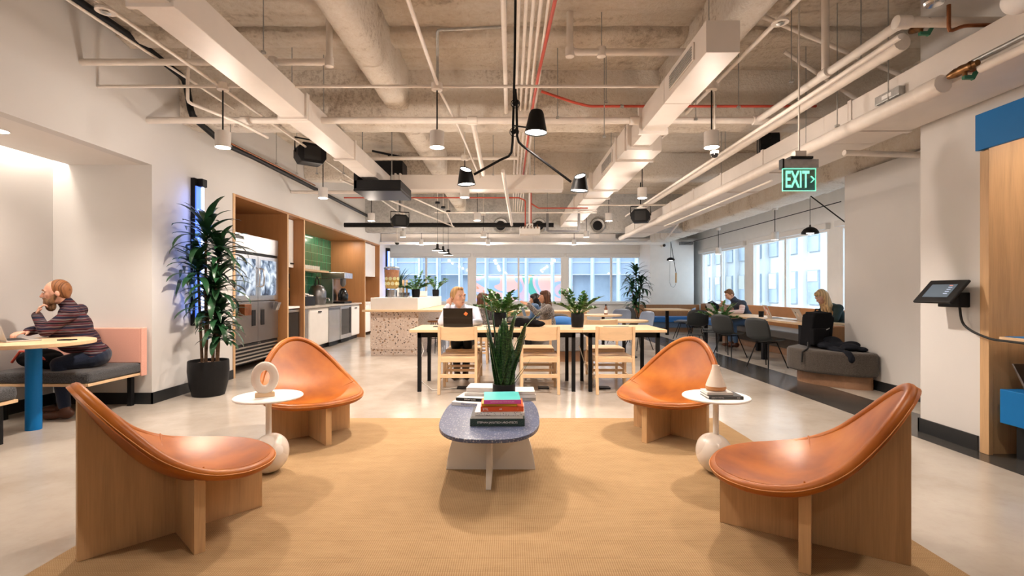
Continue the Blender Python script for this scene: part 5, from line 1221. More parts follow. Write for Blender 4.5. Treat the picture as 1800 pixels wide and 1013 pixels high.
# shell chairs
def make_schair(m):
    t = thing('shell_chair', 'x', 'chair', (0, 0, 0), 0, 'moulded shell chairs')      # faces +y
    nu, nv = 16, 14
    def fn(i, j):
        s = -1 + 2 * i / nu; q = j / nv
        prof = [(.0, .23, .425), (.14, .12, .44), (.32, -.02, .435), (.45, -.15, .43), (.55, -.20, .47), (.7, -.235, .58), (.85, -.265, .71), (1.0, -.28, .82)]
        for (a, ya, za), (b, yb, zb) in zip(prof, prof[1:]):
            if q <= b: f = (q - a) / (b - a); y, z = ya + (yb - ya) * f, za + (zb - za) * f; break
        w = .23 if q < .5 else .235 - .06 * max(0, (q - .8) / .2) ** 2
        w *= (1 - .25 * (1 - q / .12) ** 2 if q < .12 else 1)
        lift = .045 * s * s * (1 if q < .55 else max(0, 1 - (q - .55) * 3)); fwd = .05 * s * s * max(0, min(1, (q - .35) * 3))
        return (s * w, y + fwd, z + lift - (.02 * s * s if q > .95 else 0))
    MB().grid(fn, nu, nv).build('seat_shell', m, t, smooth=80, solid=.012)
    for (x, y) in ((-.14, -.1), (.14, -.1), (-.14, .12), (.14, .12)):
        MB().tube([(x * .8, y * .8, .42), (x * 1.5, y * 2.0, 0)], .0095, 8).build('leg', M['black'], t, smooth=60)
    MB().tube([(-.11, -.08, .41), (.11, -.08, .41), (.11, .1, .41), (-.11, .1, .41), (-.11, -.08, .41)], .008, 6).build('under_frame', M['black'], t, smooth=60)
    return t
M['shell'] = plain('dark_shell', (.020, .025, .028), .5, var=.03); M['shellblue'] = plain('grey_blue_shell', (.16, .20, .28), .5, var=.03)
s1 = make_schair(M['shell']); s2 = make_schair(M['shellblue'])
def splace(o, x, y, rz, lb): o.location = (x, y, 0); o.rotation_euler = (0, 0, rz); o['label'] = lb
splace(s1, 4.18, 8.1, R(-68), 'dark shell chair at the long window table, nearest of the row')
splace(dup(s1), 4.12, 9.35, R(-62), 'dark shell chair at the long window table, behind the nearest one')
splace(dup(s1), 4.35, 11.6, R(-12), 'dark shell chair seen from behind before the far window table')
splace(dup(s1), 3.55, 14.0, R(-70), 'dark shell chair at the far table beside the tall floor plant')
splace(s2, 4.55, 13.0, R(60), 'grey-blue shell chair turned sideways at the far table')
splace(dup(s2), 2.75, 10.6, R(115), 'grey-blue shell chair at the round table, right one of the pair')
splace(dup(s2), 2.6, 11.9, R(150), 'grey-blue shell chair at the round table, left one of the pair')
for (x, y, z, lb) in ((4.2, 10.35, .46, 'small black side stool near the potted plant, taller one'), (4.35, 10.75, .38, 'small black side stool near the potted plant, middle one'), (4.05, 10.9, .30, 'small black side stool near the potted plant, lowest one')):
    s = thing('side_stool', lb, 'stool', (x, y, 0), group='small black side stools')
    MB().lathe([(.001, z - .02), (.16, z - .02), (.165, z - .01), (.16, z), (.001, z)], seg=24).build('seat', M['shell'], s, smooth=40)
    for k in range(4):
        a = k * math.pi / 2 + .4; MB().tube([(.13 * math.cos(a), .13 * math.sin(a), z - .02), (.15 * math.cos(a), .15 * math.sin(a), 0)], .006, 6).build('leg', M['black'], s, smooth=60)
# ottoman ends
t = thing('curved_ottoman', 'dark grey rounded ottoman bench on curved wooden plinth at right', 'ottoman', (4.3, 6.7, 0))
def rounded(pts, n=6):
    out = []
    for i in range(len(pts)):
        a, b, c = [Vector(pts[(i + k) % len(pts)]) for k in (-1, 0, 1)]; r = min((a - b).length, (c - b).length) * .38
        p0, p2 = b + (a - b).normalized() * r, b + (c - b).normalized() * r
        out += [tuple((1 - q) ** 2 * p0 + 2 * q * (1 - q) * b + q * q * p2) for q in [k / n for k in range(n + 1)]]
    return out
seatp = rounded([(4.60, 6.12), (4.30, 6.15), (3.92, 6.55), (3.86, 7.0), (4.25, 7.35), (4.60, 7.35)])
plinp = rounded([(4.58, 6.2), (4.36, 6.25), (4.06, 6.6), (4.0, 6.98), (4.3, 7.25), (4.58, 7.25)])
MB().prism(seatp, .17, .47, 'z').build('cushion', M['brownwool'], t, world=True, bevel=.035)
MB().prism(plinp, 0, .169, 'z').build('plinth', M['oakx'], t, world=True)
t = thing('backrest_panel', 'rounded amber backrest panel standing behind the ottoman by the wall', 'backrest', (4.75, 7.3, 0))
MB().prism(rounded([(-.10, 0), (.28, 0), (.28, .74), (-.10, .74)]), -.05, .05, 'y').build('panel', M['walnut'], t, bevel=.02)
# round grey ottoman + blue beanbag (centre distance)
t = thing('round_ottoman', 'large round grey ottoman on a wooden plinth beyond the communal tables', 'ottoman', (.95, 9.35, 0))
MB().lathe([(.001, .47), (.66, .47), (.70, .44), (.70, .21), (.67, .19)], seg=48).build('cushion', M['greywool'], t, smooth=50); MB().lathe([(.60, 0), (.60, .19)], seg=48).build('plinth', M['oakx'], t, smooth=30)
t = thing('beanbag', 'bright blue bolster cushion behind the long-haired woman', 'cushion', (1.0, 9.3, .47))
blob([((.95, 9.35, .62), (.33, .25, .16)), ((1.12, 9.3, .58), (.22, .22, .12))], 'cushion', M['bluefab'], t, .02)
t = thing('coat', 'dark patterned coat draped over the blue cushion', 'coat', (1.0, 9.6, .7)); blob([((.92, 9.55, .76), (.2, .1, .06)), ((1.05, 9.5, .70), (.14, .1, .07))], 'cloth', M['brownwool'], t, .015)
# low wooden ledge under back windows
t = thing('window_ledge', 'long low wooden bench-back ledge below the back windows', 'ledge', (.6, 14.2, 0)); B(-.6, 2.2, 13.9, 14.4, .66, .70).build('top', M['tabletop'], t, world=True, bevel=.003)
B(-.55, 2.15, 14.0, 14.05, .0, .659).build('panel', M['beech'], t, world=True)
t = thing('cafe_table', 'pale table with silver laptop between the seated women', 'table', (.3, 8.9, 0)); B(-.15, .6, -.0 + 8.6, 9.3, .70, .73).build('tabletop', M['tabletop'], t, world=True, bevel=.004); B(.15, .23, 8.86, 8.94, 0, .70).build('column', M['black'], t, world=True)
B(-.02, .4, 8.72, 9.08, 0, .02).build('foot', M['black'], t, world=True)
laptop('silver laptop open between the women by the back windows', (.38, 8.95, .731), R(80), 'alu', .32, .22, 110)
# laptops on the window table
laptop('silver laptop covered with orange stickers on the window table', (4.90, 9.1, .746), R(75), 'alu', .36, .25, 112, mk=[(-.1, .06, .07, st_o), (.0, .07, .06, st_r), (.03, -.01, .1, st_w), (.08, -.02, .09, st_r), (-.08, -.04, .06, st_o), (.1, .06, .05, st_w)])
laptop('open silver laptop before the blonde woman on the window table', (4.93, 8.2, .746), R(80), 'alu', .32, .22, 118, mk=[(0, 0, .06, st_w), (.06, .04, .03, M['black'])])
t = thing('coffee_mug', 'black mug beside the stickered laptop on the window table', 'mug', (P(1338, 0, 9.7).x, 9.7, .746)); MB().lathe([(.045, 0), (.05, .11), (.046, .11), (.04, .01)], seg=20).build('body', M['black'], t, smooth=50)
t = thing('papers', 'loose white papers and cable heap on the window table', 'papers', (4.98, 8.65, .746))
for i in range(5): MB().obox((rnd.uniform(-.08, .08), rnd.uniform(-.15, .15), .004 + i * .004), (.15, .21, .002), (0, 0, rnd.uniform(-1, 1))).build('sheet', M['white'], t)
laptop('open silver laptop at the far end before the man in the vest', (4.74, 11.4, .746), R(95), 'alu', .32, .22, 112)
# backpacks and jackets
t = thing('backpack', 'large black backpack standing on the dark grey ottoman', 'backpack', (4.22, 6.85, .47))
blob([((4.25, 6.84, .90), (.13, .08, .08)), ((4.24, 6.80, .56), (.2, .1, .08))], 'body', M['cloth'], t, .012, 6, [((4.24, 6.86, .70), (.37, .19, .43), (.08, .05, .3)), ((4.25, 6.84, .82), (.30, .17, .28), (.05, .0, .3))])
blob([((4.22, 6.70, .56), (.10, .03, .03))], 'front_pocket', M['cloth'], t, .010, 4, [((4.20, 6.735, .63), (.27, .07, .22), (0, 0, .3))]); MB().tube([(4.2, 6.85, .94), (4.22, 6.85, 1.0), (4.27, 6.85, 1.0), (4.29, 6.85, .94)], .01).build('grab_handle', M['black'], t, world=True, smooth=60)
MB().tube([(4.0, 6.66, .56), (3.95, 6.58, .49), (3.90, 6.62, .44), (3.89, 6.62, .30)], .012).build('strap', M['rubber'], t, world=True, smooth=60)
MB().obox((4.27, 6.665, .74), (.05, .002, .012), (0, -.5, 0)).build('badge', M['galv'], t, world=True)
t = thing('jacket', 'dark puffer jacket lying beside the backpack on the ottoman', 'jacket', (4.5, 6.6, .47))
blob([((4.38, 6.62, .52), (.20, .11, .05)), ((4.47, 6.5, .54), (.12, .07, .055)), ((4.34, 6.7, .56), (.13, .1, .08)), ((4.25, 6.48, .48), (.07, .17, .045)), ((4.26, 6.28, .45), (.05, .1, .05)), ((4.27, 6.2, .40), (.045, .035, .06)), ((4.40, 6.42, .52), (.10, .12, .05)), ((4.50, 6.36, .50), (.07, .10, .035)), ((4.20, 6.64, .52), (.08, .12, .05))], 'cloth', plain('navy_puffer', (.010, .012, .018), .8, spec=.15, bmp=.5, bs=30), t)
t = thing('backpack', 'black backpack with looped handle on the far window table', 'backpack', (P(1252, 0, 12.0).x, 12.0, .746))
c = t.location; blob([((c.x, c.y, .86), (.17, .1, .12))], 'body', M['cloth'], t); MB().tube([(-.12, 0, .12), (-.1, 0, .22), (.0, 0, .26), (.08, 0, .2)], .014).build('handle', M['black'], t, smooth=60)
t = thing('duffel_bag', 'dark bag with red trim on the alcove bench behind the blue column', 'bag', (-4.72, 5.0, .47))
blob([((-4.75, 5.0, .57), (.2, .16, .1)), ((-4.6, 4.95, .55), (.12, .12, .08))], 'body', M['cloth'], t); MB().tube([(-4.9, 4.86, .55), (-4.8, 4.84, .66), (-4.68, 4.84, .66), (-4.55, 4.86, .56)], .012).build('strap', M['red'], t, world=True, smooth=60)
# ================================================================ PLANTS
def leaf(mb, p, az, el, L, w, droop, n=8, twist=0, fold=.25, tip=.0):
    p = Vector(p); step = L / n; e = el; pts = []
    for i in range(n + 1):
        pts.append((p.copy(), az, e)); d = Vector((math.cos(e) * math.cos(az), math.cos(e) * math.sin(az), math.sin(e)))
        p = p + d * step; e -= droop / n * (.4 + 1.2 * i / n); az += twist / n
    b = len(mb.v)
    for i, (q, a, e_) in enumerate(pts):
        t = i / n; ww = w * .5 * (math.sin(math.pi * min(1, t * .85 + .13)) ** .7 if t < 1 else .02)
        s = Vector((-math.sin(a), math.cos(a), 0)); nn = Vector((-math.sin(e_) * math.cos(a), -math.sin(e_) * math.sin(a), math.cos(e_)))
        mb.v += [tuple(q + s * ww + nn * ww * fold), tuple(q), tuple(q - s * ww + nn * ww * fold)]
    for i in range(n):
        for k in (0, 1): mb.f.append((b + i * 3 + k, b + i * 3 + k + 1, b + (i + 1) * 3 + k + 1, b + (i + 1) * 3 + k))
def pot(t, r, h, m='black', soil=True, prof=None):
    pr = prof or [(.74, 0), (.78, .01), (.93, .35), (1.0, .7), (.985, .97), (.965, 1.0), (.92, .99), (.9, .88)]
    MB().lathe([(r * a, h * b) for a, b in pr], seg=36, caps=False).lathe([(.001, .004), (r * pr[0][0], .001)], seg=36, caps=False).build('pot', M[m], t, smooth=50)
    if soil:
        mb = MB().lathe([(.001, h * .93), (r * .5, h * .925), (r * .93, h * .9)], seg=24, caps=False)
        mb.v = [(x, y, z + .012 * noise.noise(Vector((x * 30, y * 30, 1)))) for x, y, z in mb.v]; mb.build('soil', M['soil'], t, smooth=60)
def dracaena(t, heads, z0, L=.42, w=.05, n=34, seed=1, r=.016, xmin=None):
    rr = random.Random(seed); fo, st = MB(), MB()
    for (x, y, z, bx, by, sc) in heads:
        st.tube([(bx, by, z0), ((bx * .6 + x * .4) + rr.uniform(-.01, .01), by * .6 + y * .4, z0 + (z - z0) * .5), (x, y, z)], [r, r * .9, r * .7], 8)
        for i in range(n):
            f = i / n; az = i * 2.4 + rr.uniform(-.3, .3); zz = z - .26 * sc * (1 - f) + .02
            el = R(-5 + 75 * f + rr.uniform(-12, 12)); ll = L * sc * rr.uniform(.75, 1.1) * (1 - .25 * f)
            leaf(fo, (x, y, zz), az, el, ll, w * rr.uniform(.8, 1.1), R(rr.uniform(70, 125)) * (1.05 - .4 * f), 9, rr.uniform(-.3, .3))
    if xmin is not None: fo.v = [(max(x, xmin + .004 * math.sin(z * 40)), y, z) for x, y, z in fo.v]
    st.build('stem', M['bark'], t, smooth=60); fo.build('foliage', M['leaf'], t, smooth=70)
t = thing('potted_dracaena', 'tall leafy dracaena in a rounded black pot against the left wall', 'potted plant', (-3.64, 5.96, 0))
pot(t, .222, .42)
dracaena(t, [(-.02, -.02, 2.03, -.03, .0, 1.12), (.10, .04, 1.80, .05, .0, 1.0), (-.10, -.05, 1.62, -.09, .02, 1.0), (.12, -.04, 1.42, .06, -.02, .95), (-.02, .05, 1.22, -.02, -.03, .9), (.16, -.06, 1.02, .11, -.02, .8), (.14, -.02, .80, .12, -.02, .62)], .39, .50, .078, 36, 3, .017, xmin=-.26)
t = thing('potted_dracaena', 'tall dracaena standing before the back windows beside the white column', 'potted plant', (P(1118, 0, 14.9).x, 14.9, 0))
pot(t, .22, .45); dracaena(t, [(0, 0, 1.85, 0, 0, 1.1), (.15, 0, 1.55, .05, 0, 1), (-.12, 0, 1.45, -.05, 0, 1), (.05, .05, 1.15, 0, .05, 1), (-.05, -.05, .95, 0, -.05, .9)], .4, .5, .085, 28, 5, .02)
# snake plant on coffee table
t = thing('snake_plant', 'snake plant with upright dark leaves in a black pot on the coffee table', 'potted plant', (-.052, 3.74, .398))
MB().lathe([(.078, 0), (.084, .004), (.086, .02), (.086, .15), (.084, .154), (.078, .154), (.077, .13)], seg=36, caps=False).build('pot', M['black'], t, smooth=40)
MB().lathe([(.001, .135), (.077, .132)], seg=24, caps=False).build('soil', M['soil'], t)
def snakemat():
    m, nt, b = _nt('snake_leaf'); v = coords(nt, (1, 1, 1)); b.inputs['Roughness'].default_value = .35
    w = nd(nt, 'ShaderNodeTexWave', Scale=14.0, Distortion=9.0, Detail=3.0); w.bands_direction = 'Z'; w.inputs['Detail Scale'].default_value = 3; nt.links.new(v, w.inputs['Vector'])
    nt.links.new(ramp(nt, w.outputs['Fac'], [(.2, (.006, .028, .008)), (.7, (.014, .055, .013)), (1, (.05, .12, .03))]), b.inputs['Base Color']); return m
mb = MB(); rr = random.Random(11)
for i in range(22):
    a = i * 2.4; r0 = .058 * math.sqrt((i + .5) / 22); h = rr.uniform(.42, .66) * (1 - .25 * (i / 22)); lean = R(88 - 20 * (i / 22) + rr.uniform(-4, 4))
    leaf(mb, (r0 * math.cos(a), r0 * math.sin(a), .12), R(rr.choice((90, -90)) + rr.uniform(-75, 75)), lean, h, rr.uniform(.060, .080), R(rr.uniform(-8, 16)), 10, rr.uniform(-.6, .6), .35)
leaf(mb, (-.03, -.01, .12), R(172), R(78), .74, .058, R(-4), 12, 0, .4); leaf(mb, (-.02, .01, .12), R(178), R(82), .66, .056, R(-3), 12, 0, .4)
mb.build('foliage', snakemat(), t, smooth=60, solid=.003)
mb = MB(); leaf(mb, (.04, 0, .12), R(5), R(86), .30, .014, R(10), 10, 0, .5); leaf(mb, (.065, 0, .41), R(5), R(62), .36, .013, R(28), 10, 0, .5)
leaf(mb, (.05, -.02, .12), R(-15), R(62), .22, .02, R(20), 8); leaf(mb, (.05, -.03, .12), R(-5), R(52), .27, .014, R(-15), 8); mb.build('loose_leaf', plain('faded_leaf', (.12, .16, .07), .5), t, smooth=60, solid=.002)
# ZZ style plants
def zz(t, n, H, z0, seed, spread=.9, lw=.058, ll=.088, m='leaf2', z1=35):
    rr = random.Random(seed); fo, st = MB(), MB()
    for i in range(n):
        az = i * 2.4 + rr.uniform(-.3, .3); el = R(rr.uniform(90 - z1 * spread * 1.6, 88)); h = H * rr.uniform(.65, 1.05); p = Vector((.03 * math.cos(az), .03 * math.sin(az), z0)); pts = [p.copy()]; e = el
        k = 9
        for j in range(k):
            d = Vector((math.cos(e) * math.cos(az), math.cos(e) * math.sin(az), math.sin(e))); p = p + d * h / k; e -= R(rr.uniform(1, 5)); pts.append(p.copy())
            if j > 1:
                for s in (-1, 1):
                    leaf(fo, p, az + s * R(rr.uniform(45, 75)), R(rr.uniform(5, 50)), ll * (1.1 - .5 * j / k), lw, R(30), 4, 0, .3)
        leaf(fo, p, az, e, ll, lw, .2, 4)
        st.tube(pts, [.009 - .0006 * q for q in range(len(pts))], 6)
    st.build('stem', M[m], t, smooth=60); fo.build('foliage', M[m], t, smooth=60)
def potted(lb, c, r, h, n, H, seed, **k):
    t = thing('potted_plant', lb, 'potted plant', c); pot(t, r, h, prof=[(.86, 0), (.9, .01), (1, .5), (1, .98), (.95, 1), (.92, .9)]); zz(t, n, H, h * .85, seed, **k); return t
potted('bushy green plant in a black pot on the communal table behind the snake plant', (P(879, 0, 6.62).x, 6.62, TH), .085, .19, 20, .34, 4, lw=.056, spread=1.1)
potted('green plant in a black pot at right on the communal table', (P(1015, 0, 6.55).x, 6.55, TH), .085, .185, 16, .36, 8, lw=.054, spread=1.1)
potted('bushy plant in a black pot on the island shelf, right of the dispenser', (P(731, 0, 10.3).x, 10.3, IZ), .085, .17, 16, .36, 9, spread=1.3, ll=.09)
potted('small plant in a black pot at the far end of the island shelf', (P(766, 0, 12.6).x, 12.6, IZ), .085, .17, 8, .42, 10)
t = thing('potted_plant', 'spiky grass-like plant behind the drink dispenser on the island', 'potted plant', (P(703, 0, 10.75).x, 10.75, IZ)); pot(t, .10, .2, 'white')
mb = MB()
for i in range(46): leaf(mb, (0, 0, .18), i * 2.4, R(rnd.uniform(35, 88)), rnd.uniform(.3, .6), .022, R(rnd.uniform(40, 100)), 9)
mb.build('foliage', M['leaf'], t, smooth=60)
t = thing('plant_stand', 'black wire plant stand by the window-side stools', 'stand', (P(1268, 0, 10.2).x, 10.2, 0)); sx_ = t.location.x
for k in range(4):
    a = k * math.pi / 2 + .5; MB().tube([(.12 * math.cos(a), .12 * math.sin(a), 0), (.12 * math.cos(a), .12 * math.sin(a), .46)], .006, 6).build('leg', M['black'], t, smooth=60)
MB().lathe([(.001, .44), (.125, .44), (.125, .455), (.001, .455)], seg=24).build('tray', M['black'], t, smooth=30)
potted('small leafy plant in a black pot on the wire stand near the window tables', (sx_, 10.2, .456), .12, .23, 15, .42, 14, ll=.1, lw=.045, spread=1.3)
potted('pale leafy plant beyond the women before the back windows', (P(893, 0, 12.9).x, 12.9, .0), .16, .55, 10, .75, 15, ll=.12, lw=.05)
# ================================================================ PEOPLE
V = Vector
def skinm(n, c):
    m = plain(n, c, .5, var=.06, scale=9); m.node_tree.nodes['Principled BSDF'].inputs['Subsurface Weight'].default_value = .08; return m
SK1, SK2, SK3 = skinm('fair_skin', (.62, .34, .24)), skinm('light_skin', (.66, .38, .27)), skinm('tan_skin', (.45, .24, .15))
def cap(mb, a, b, r0, r1, seg=14):
    a, b = V(a), V(b); n = 4; mb.tube([a.lerp(b, i / n) for i in range(n + 1)], [r0 + (r1 - r0) * i / n for i in range(n + 1)], seg)
    mb.ball(a, r0, seg, 8); mb.ball(b, r1, seg, 8)
def frame(f, up=(0, 0, 1)):
    f = V(f).normalized(); s = f.cross(V(up)).normalized(); u = s.cross(f); return Matrix((s, f, u)).transposed()   # columns: right, forward, up
def hand(mb, w, d, n, curl=.5, side=1, s=1.0):
    """w wrist, d pointing direction, n back-of-hand normal, side +1: thumb on +cross side"""
    d = V(d).normalized(); n = V(n); n = (n - d * n.dot(d)).normalized(); x = d.cross(n) * side; w = V(w)
    for k in range(4): cap(mb, w + x * (-.024 + .016 * k) * s, w + d * .078 * s + x * (-.033 + .022 * k) * s, .014 * s, .0125 * s, 8)
    for k, L in enumerate((.062, .076, .084, .074)):
        p = w + d * .08 * s + x * (-.034 + .0228 * k) * s; ang = 0; L *= s
        for q in range(3):
            ang += curl * (.5 + .35 * q); v = d * math.cos(ang) - n * math.sin(ang); p2 = p + v * L * (.44, .32, .26)[q]; cap(mb, p, p2, (.0092 - .001 * q) * s, (.0086 - .001 * q) * s, 8); p = p2
    p = w + x * .022 * s + d * .012 * s; v = (x * .75 + d * .65 - n * .15).normalized()
    for q in range(3): p2 = p + v * (.036, .03, .024)[q] * s; cap(mb, p, p2, (.0125 - .0015 * q) * s, (.011 - .0015 * q) * s, 8); p = p2; v = (v + d * .35 - n * .15 * curl).normalized()
def person(label, J, face, skin, top, legs, shoe, hair, hcol, vox=.010, face_up=(0, 0, 1), sleeves=True, beard=None, vest=None, hs=1.0, curl=(.6, .6), extra=None, group=None, collar=None):
    pel, che, nek, hd = V(J['pelvis']), V(J['chest']), V(J['neck']), V(J['head'])
    root = thing('person', label, 'person', (pel.x, pel.y, 0), 0, group)
    Fm = frame(face, face_up); s, f, u = Fm.col[0] * hs, Fm.col[1] * hs, Fm.col[2] * hs
    T = (che - pel).normalized(); shv = (V(J['sh'][0]) - V(J['sh'][1])).normalized(); tf = T.cross(shv).normalized()
    tm = Matrix((shv, tf, T)).transposed()
    def torso(mb, g):
        mb.ball(pel, (.165 + g, .115 + g, .12 + g), 18, 12, tm); mid = pel.lerp(che, .5); mb.ball(mid, (.142 + g, .102 + g, .16 + g), 18, 12, tm)
        mb.ball(che, (.165 + g, .115 + g, .15 + g), 18, 12, tm); up_ = che.lerp(nek, .55); mb.ball(up_, (.15 + g, .09 + g, .09 + g), 18, 12, tm)
        for k in (0, 1): cap(mb, up_, J['sh'][k], .068 + g, .056 + g)
    def arm(mb, k, g, stop=1.0):
        a, b, c = V(J['sh'][k]), V(J['el'][k]), V(J['wr'][k]); cap(mb, a, b, .052 + g, .041 + g); cap(mb, b, b.lerp(c, stop), .041 + g, .029 + g * 1.1)
    def leg(mb, k, g, stop=1.0):
        a, b, c = V(J['hip'][k]), V(J['kn'][k]), V(J['an'][k]); cap(mb, a, b, .085 + g, .057 + g); cap(mb, b, b.lerp(c, stop), .055 + g, .037 + g * 1.2)
    mb = MB(); torso(mb, -.008); cap(mb, nek - T * .03, hd - u * .045 - f * .02, .056, .053)
    mb.ball(hd + u * .012 - f * .008, (.076 * hs, .094 * hs, .104 * hs), 24, 16, Fm); mb.ball(hd + f * .022 - u * .052, (.057 * hs, .062 * hs, .056 * hs), 20, 12, Fm); mb.ball(hd + f * .05 - u * .09, (.028, .026, .02), 12, 8, Fm)
    mb.ball(hd + f * .055 - u * .012, (.060 * hs, .034, .055), 16, 10, Fm); cap(mb, hd + f * .088 + u * .012, hd + f * .108 - u * .026, .008, .0135, 10); mb.ball(hd + f * .098 - u * .030, (.018, .011, .009), 10, 8, Fm)
    for q in (-1, 1): mb.ball(hd + s * q * .078 * hs - f * .012 - u * .012, (.010, .019, .031), 10, 8, Fm); cap(mb, hd + s * q * .018 + f * .086 + u * .028, hd + s * q * .045 + f * .078 + u * .026, .009, .008, 8)
    mb.ball(hd + f * .083 - u * .062, (.024, .012, .012), 10, 8, Fm)
    for k in (0, 1):
        arm(mb, k, -.006); leg(mb, k, -.008)
        w = V(J['wr'][k]); hn = J.get('hn', [(0, 0, 1), (0, 0, 1)])[k]; hand(mb, w, J['hand'][k], hn, curl[k], J.get('side', (1, -1))[k])
        an = V(J['an'][k]); td = V(J['toe'][k]).normalized(); cap(mb, an - V((0, 0, .05)), an + td * .13 - V((0, 0, .06)), .03, .026)
    mb.build('body', skin, root, world=True, remesh=vox, sm=2)
    eyed = M['black']
    for q in (-1, 1):
        e = hd + s * q * .031 * hs + f * .0835 + u * .011; b = MB().ball(e, (.0135, .007, .0065), 12, 8, Fm).build('eye', st_w, root, world=True, smooth=60)
        MB().ball(e + f * .0045, (.0055, .0035, .0055), 10, 6, Fm).build('iris', eyed, b, world=True, smooth=60)
        MB().tube([hd + s * q * .015 + f * .094 + u * .031, hd + s * q * .033 + f * .090 + u * .036, hd + s * q * .050 + f * .078 + u * .03], .0042, 6).build('eyebrow', hcol, root, world=True, smooth=60)
    MB().ball(hd + f * .0935 - u * .061, (.021, .0045, .006), 12, 6, Fm).build('mouth', plain('lips', (.42, .13, .10), .45), root, world=True, smooth=60)
    # hair
    mb = MB(); lowf = MB()
    mb.ball(hd + u * .026 - f * .022, (.085 * hs, .094 * hs, .103 * hs), 24, 16, Fm)
    if hair == 'short': mb.ball(hd - f * .05 - u * .02, (.072, .055, .06), 16, 10, Fm); mb.ball(hd + u * .098 + f * .035, (.055, .045, .028), 14, 8, Fm)
    if hair == 'thin': mb = MB(); mb.ball(hd + u * .022 * hs - f * .026, (.084 * hs, .090 * hs, .101 * hs), 24, 14, Fm); mb.ball(hd - f * .06 - u * .02, (.072, .045, .055), 16, 10, Fm)
    if hair == 'long':
        mb.ball(hd + u * .07 + f * .03, (.070, .06, .05), 16, 10, Fm); back = J.get('hairdown', hd - f * .10 - V((0, 0, .30)))
        for q in (-1, 0, 1):
            o = s * q * .055; cap(mb, hd + o - f * .045 + u * .02, V(back) + o * 1.1, .05, .034); cap(mb, hd + o * 1.25 - f * .015 - u * .0, V(back).lerp(hd, .25) + o * 1.35 + f * .05, .036, .024)
    mb.build('hair', hcol, root, world=True, remesh=vox, sm=2)
    if beard:
        mb = MB(); mb.ball(hd + f * .052 - u * .085, (.060, .052, .056), 18, 12, Fm); mb.ball(hd + f * .05 - u * .125, (.044, .042, .048), 16, 10, Fm)
        for q in (-1, 1): cap(mb, hd + s * q * .066 - u * .02, hd + s * q * .048 + f * .04 - u * .08, .016, .028)
        cap(mb, hd + f * .092 - u * .046 + s * .026, hd + f * .092 - u * .046 - s * .026, .009, .009, 8); mb.build('beard', beard, root, world=True, remesh=vox * .8, sm=2)
    mb = MB(); torso(mb, .012)
    for k in (0, 1): arm(mb, k, .012, .95)
    cap(mb, nek - T * .02, nek + (hd - nek) * .22, .068, .062)
    if extra: extra(mb)
    mb.build('shirt', top, root, world=True, remesh=vox, sm=3)
    if collar:
        for q in (-1, 1): MB().obox(nek + tf * .06 + shv * q * .035 + T * .03, (.055, .008, .045), tm @ Matrix.Rotation(q * .6, 3, 'Y')).build('collar', collar, root, world=True, bevel=.003)
    if vest:
        mb = MB(); torso(mb, .026); cap(mb, nek - T * .02, nek + (hd - nek) * .3, .08, .075); mb.build('vest', vest, root, world=True, remesh=vox, sm=3)
    mb = MB(); mb.ball(pel - T * .02, (.178, .13, .115), 18, 12, tm)
    for k in (0, 1): cap(mb, pel, J['hip'][k], .10, .10); leg(mb, k, .012, .93)
    mb.build('trousers', legs, root, world=True, remesh=vox * 1.2, sm=3)
    for k in (0, 1):
        an = V(J['an'][k]); td = V(J['toe'][k]).normalized(); mb = MB(); fm = frame(td)
        mb.ball(V((an.x, an.y, .055)) - td * .01, (.045, .07, .055), 14, 10, fm); mb.ball(V((an.x, an.y, .04)) + td * .11, (.048, .1, .04), 14, 10, fm); cap(mb, (an.x, an.y, .06), (an.x, an.y, .12), .045, .042)
        mb.build('shoe', shoe, root, world=True, remesh=.01, sm=2)
    return root
plaid = stripes('dark_plaid', [(.008, .008, .012), (.15, .018, .022), (.016, .018, .028), (.18, .15, .16), (.008, .008, .012), (.11, .014, .02), (.012, .016, .035)], 9.0, 2, .9, .5)
denim = fabric('dark_denim', (.010, .016, .035), (.02, .03, .06)); denim2 = fabric('blue_denim', (.05, .10, .19), (.09, .16, .28))
brn = plain('brown_leather_shoe', (.10, .035, .018), .35); blk = M['black']
HR = {n: stripes(n + '_hair', [mul(c, .6), c, mul(c, 1.35)], 22, 0, .5, .8) for n, c in (('auburn', (.20, .085, .035)), ('blond', (.42, .25, .11)), ('brown', (.075, .033, .018)), ('black', (.012, .010, .010)), ('straw', (.50, .34, .18)), ('brownish', (.17, .09, .045)))}
person('bearded man in dark red striped shirt leaning on the alcove table with a laptop',
       dict(pelvis=(-4.30, 5.12, .60), chest=(-4.40, 5.01, .91), neck=(-4.44, 4.96, 1.115), head=(-4.50, 4.90, 1.235), sh=[(-4.50, 5.17, 1.05), (-4.32, 4.85, 1.03)],
            el=[(-4.66, 5.02, .90), (-4.44, 4.72, .865)], wr=[(-4.67, 4.78, .855), (-4.60, 4.80, 1.02)], hand=[(-.1, -1, -.05), (.35, .15, 1)], hn=[(0, 0, 1), (-.8, -.6, 0)], side=(-1, 1),
            hip=[(-4.32, 5.20, .57), (-4.28, 5.04, .57)], kn=[(-4.56, 5.08, .53), (-4.46, 4.88, .53)], an=[(-4.58, 5.05, .1), (-4.36, 4.84, .1)], toe=[(-1, 0, 0), (-1, -.25, 0)]),
       (-.80, -.62, -.10), SK1, plaid, denim, brn, 'thin', HR['auburn'], vox=.0065, beard=HR['brownish'], hs=1.06, curl=(.5, 1.0), extra=lambda mb: (mb.ball((-4.43, 4.90, .86), (.14, .12, .10)), mb.ball((-4.38, 4.98, .74), (.16, .14, .12))))
lb_ = plain('light_blue_shirt', (.66, .70, .84), .8, var=.03)
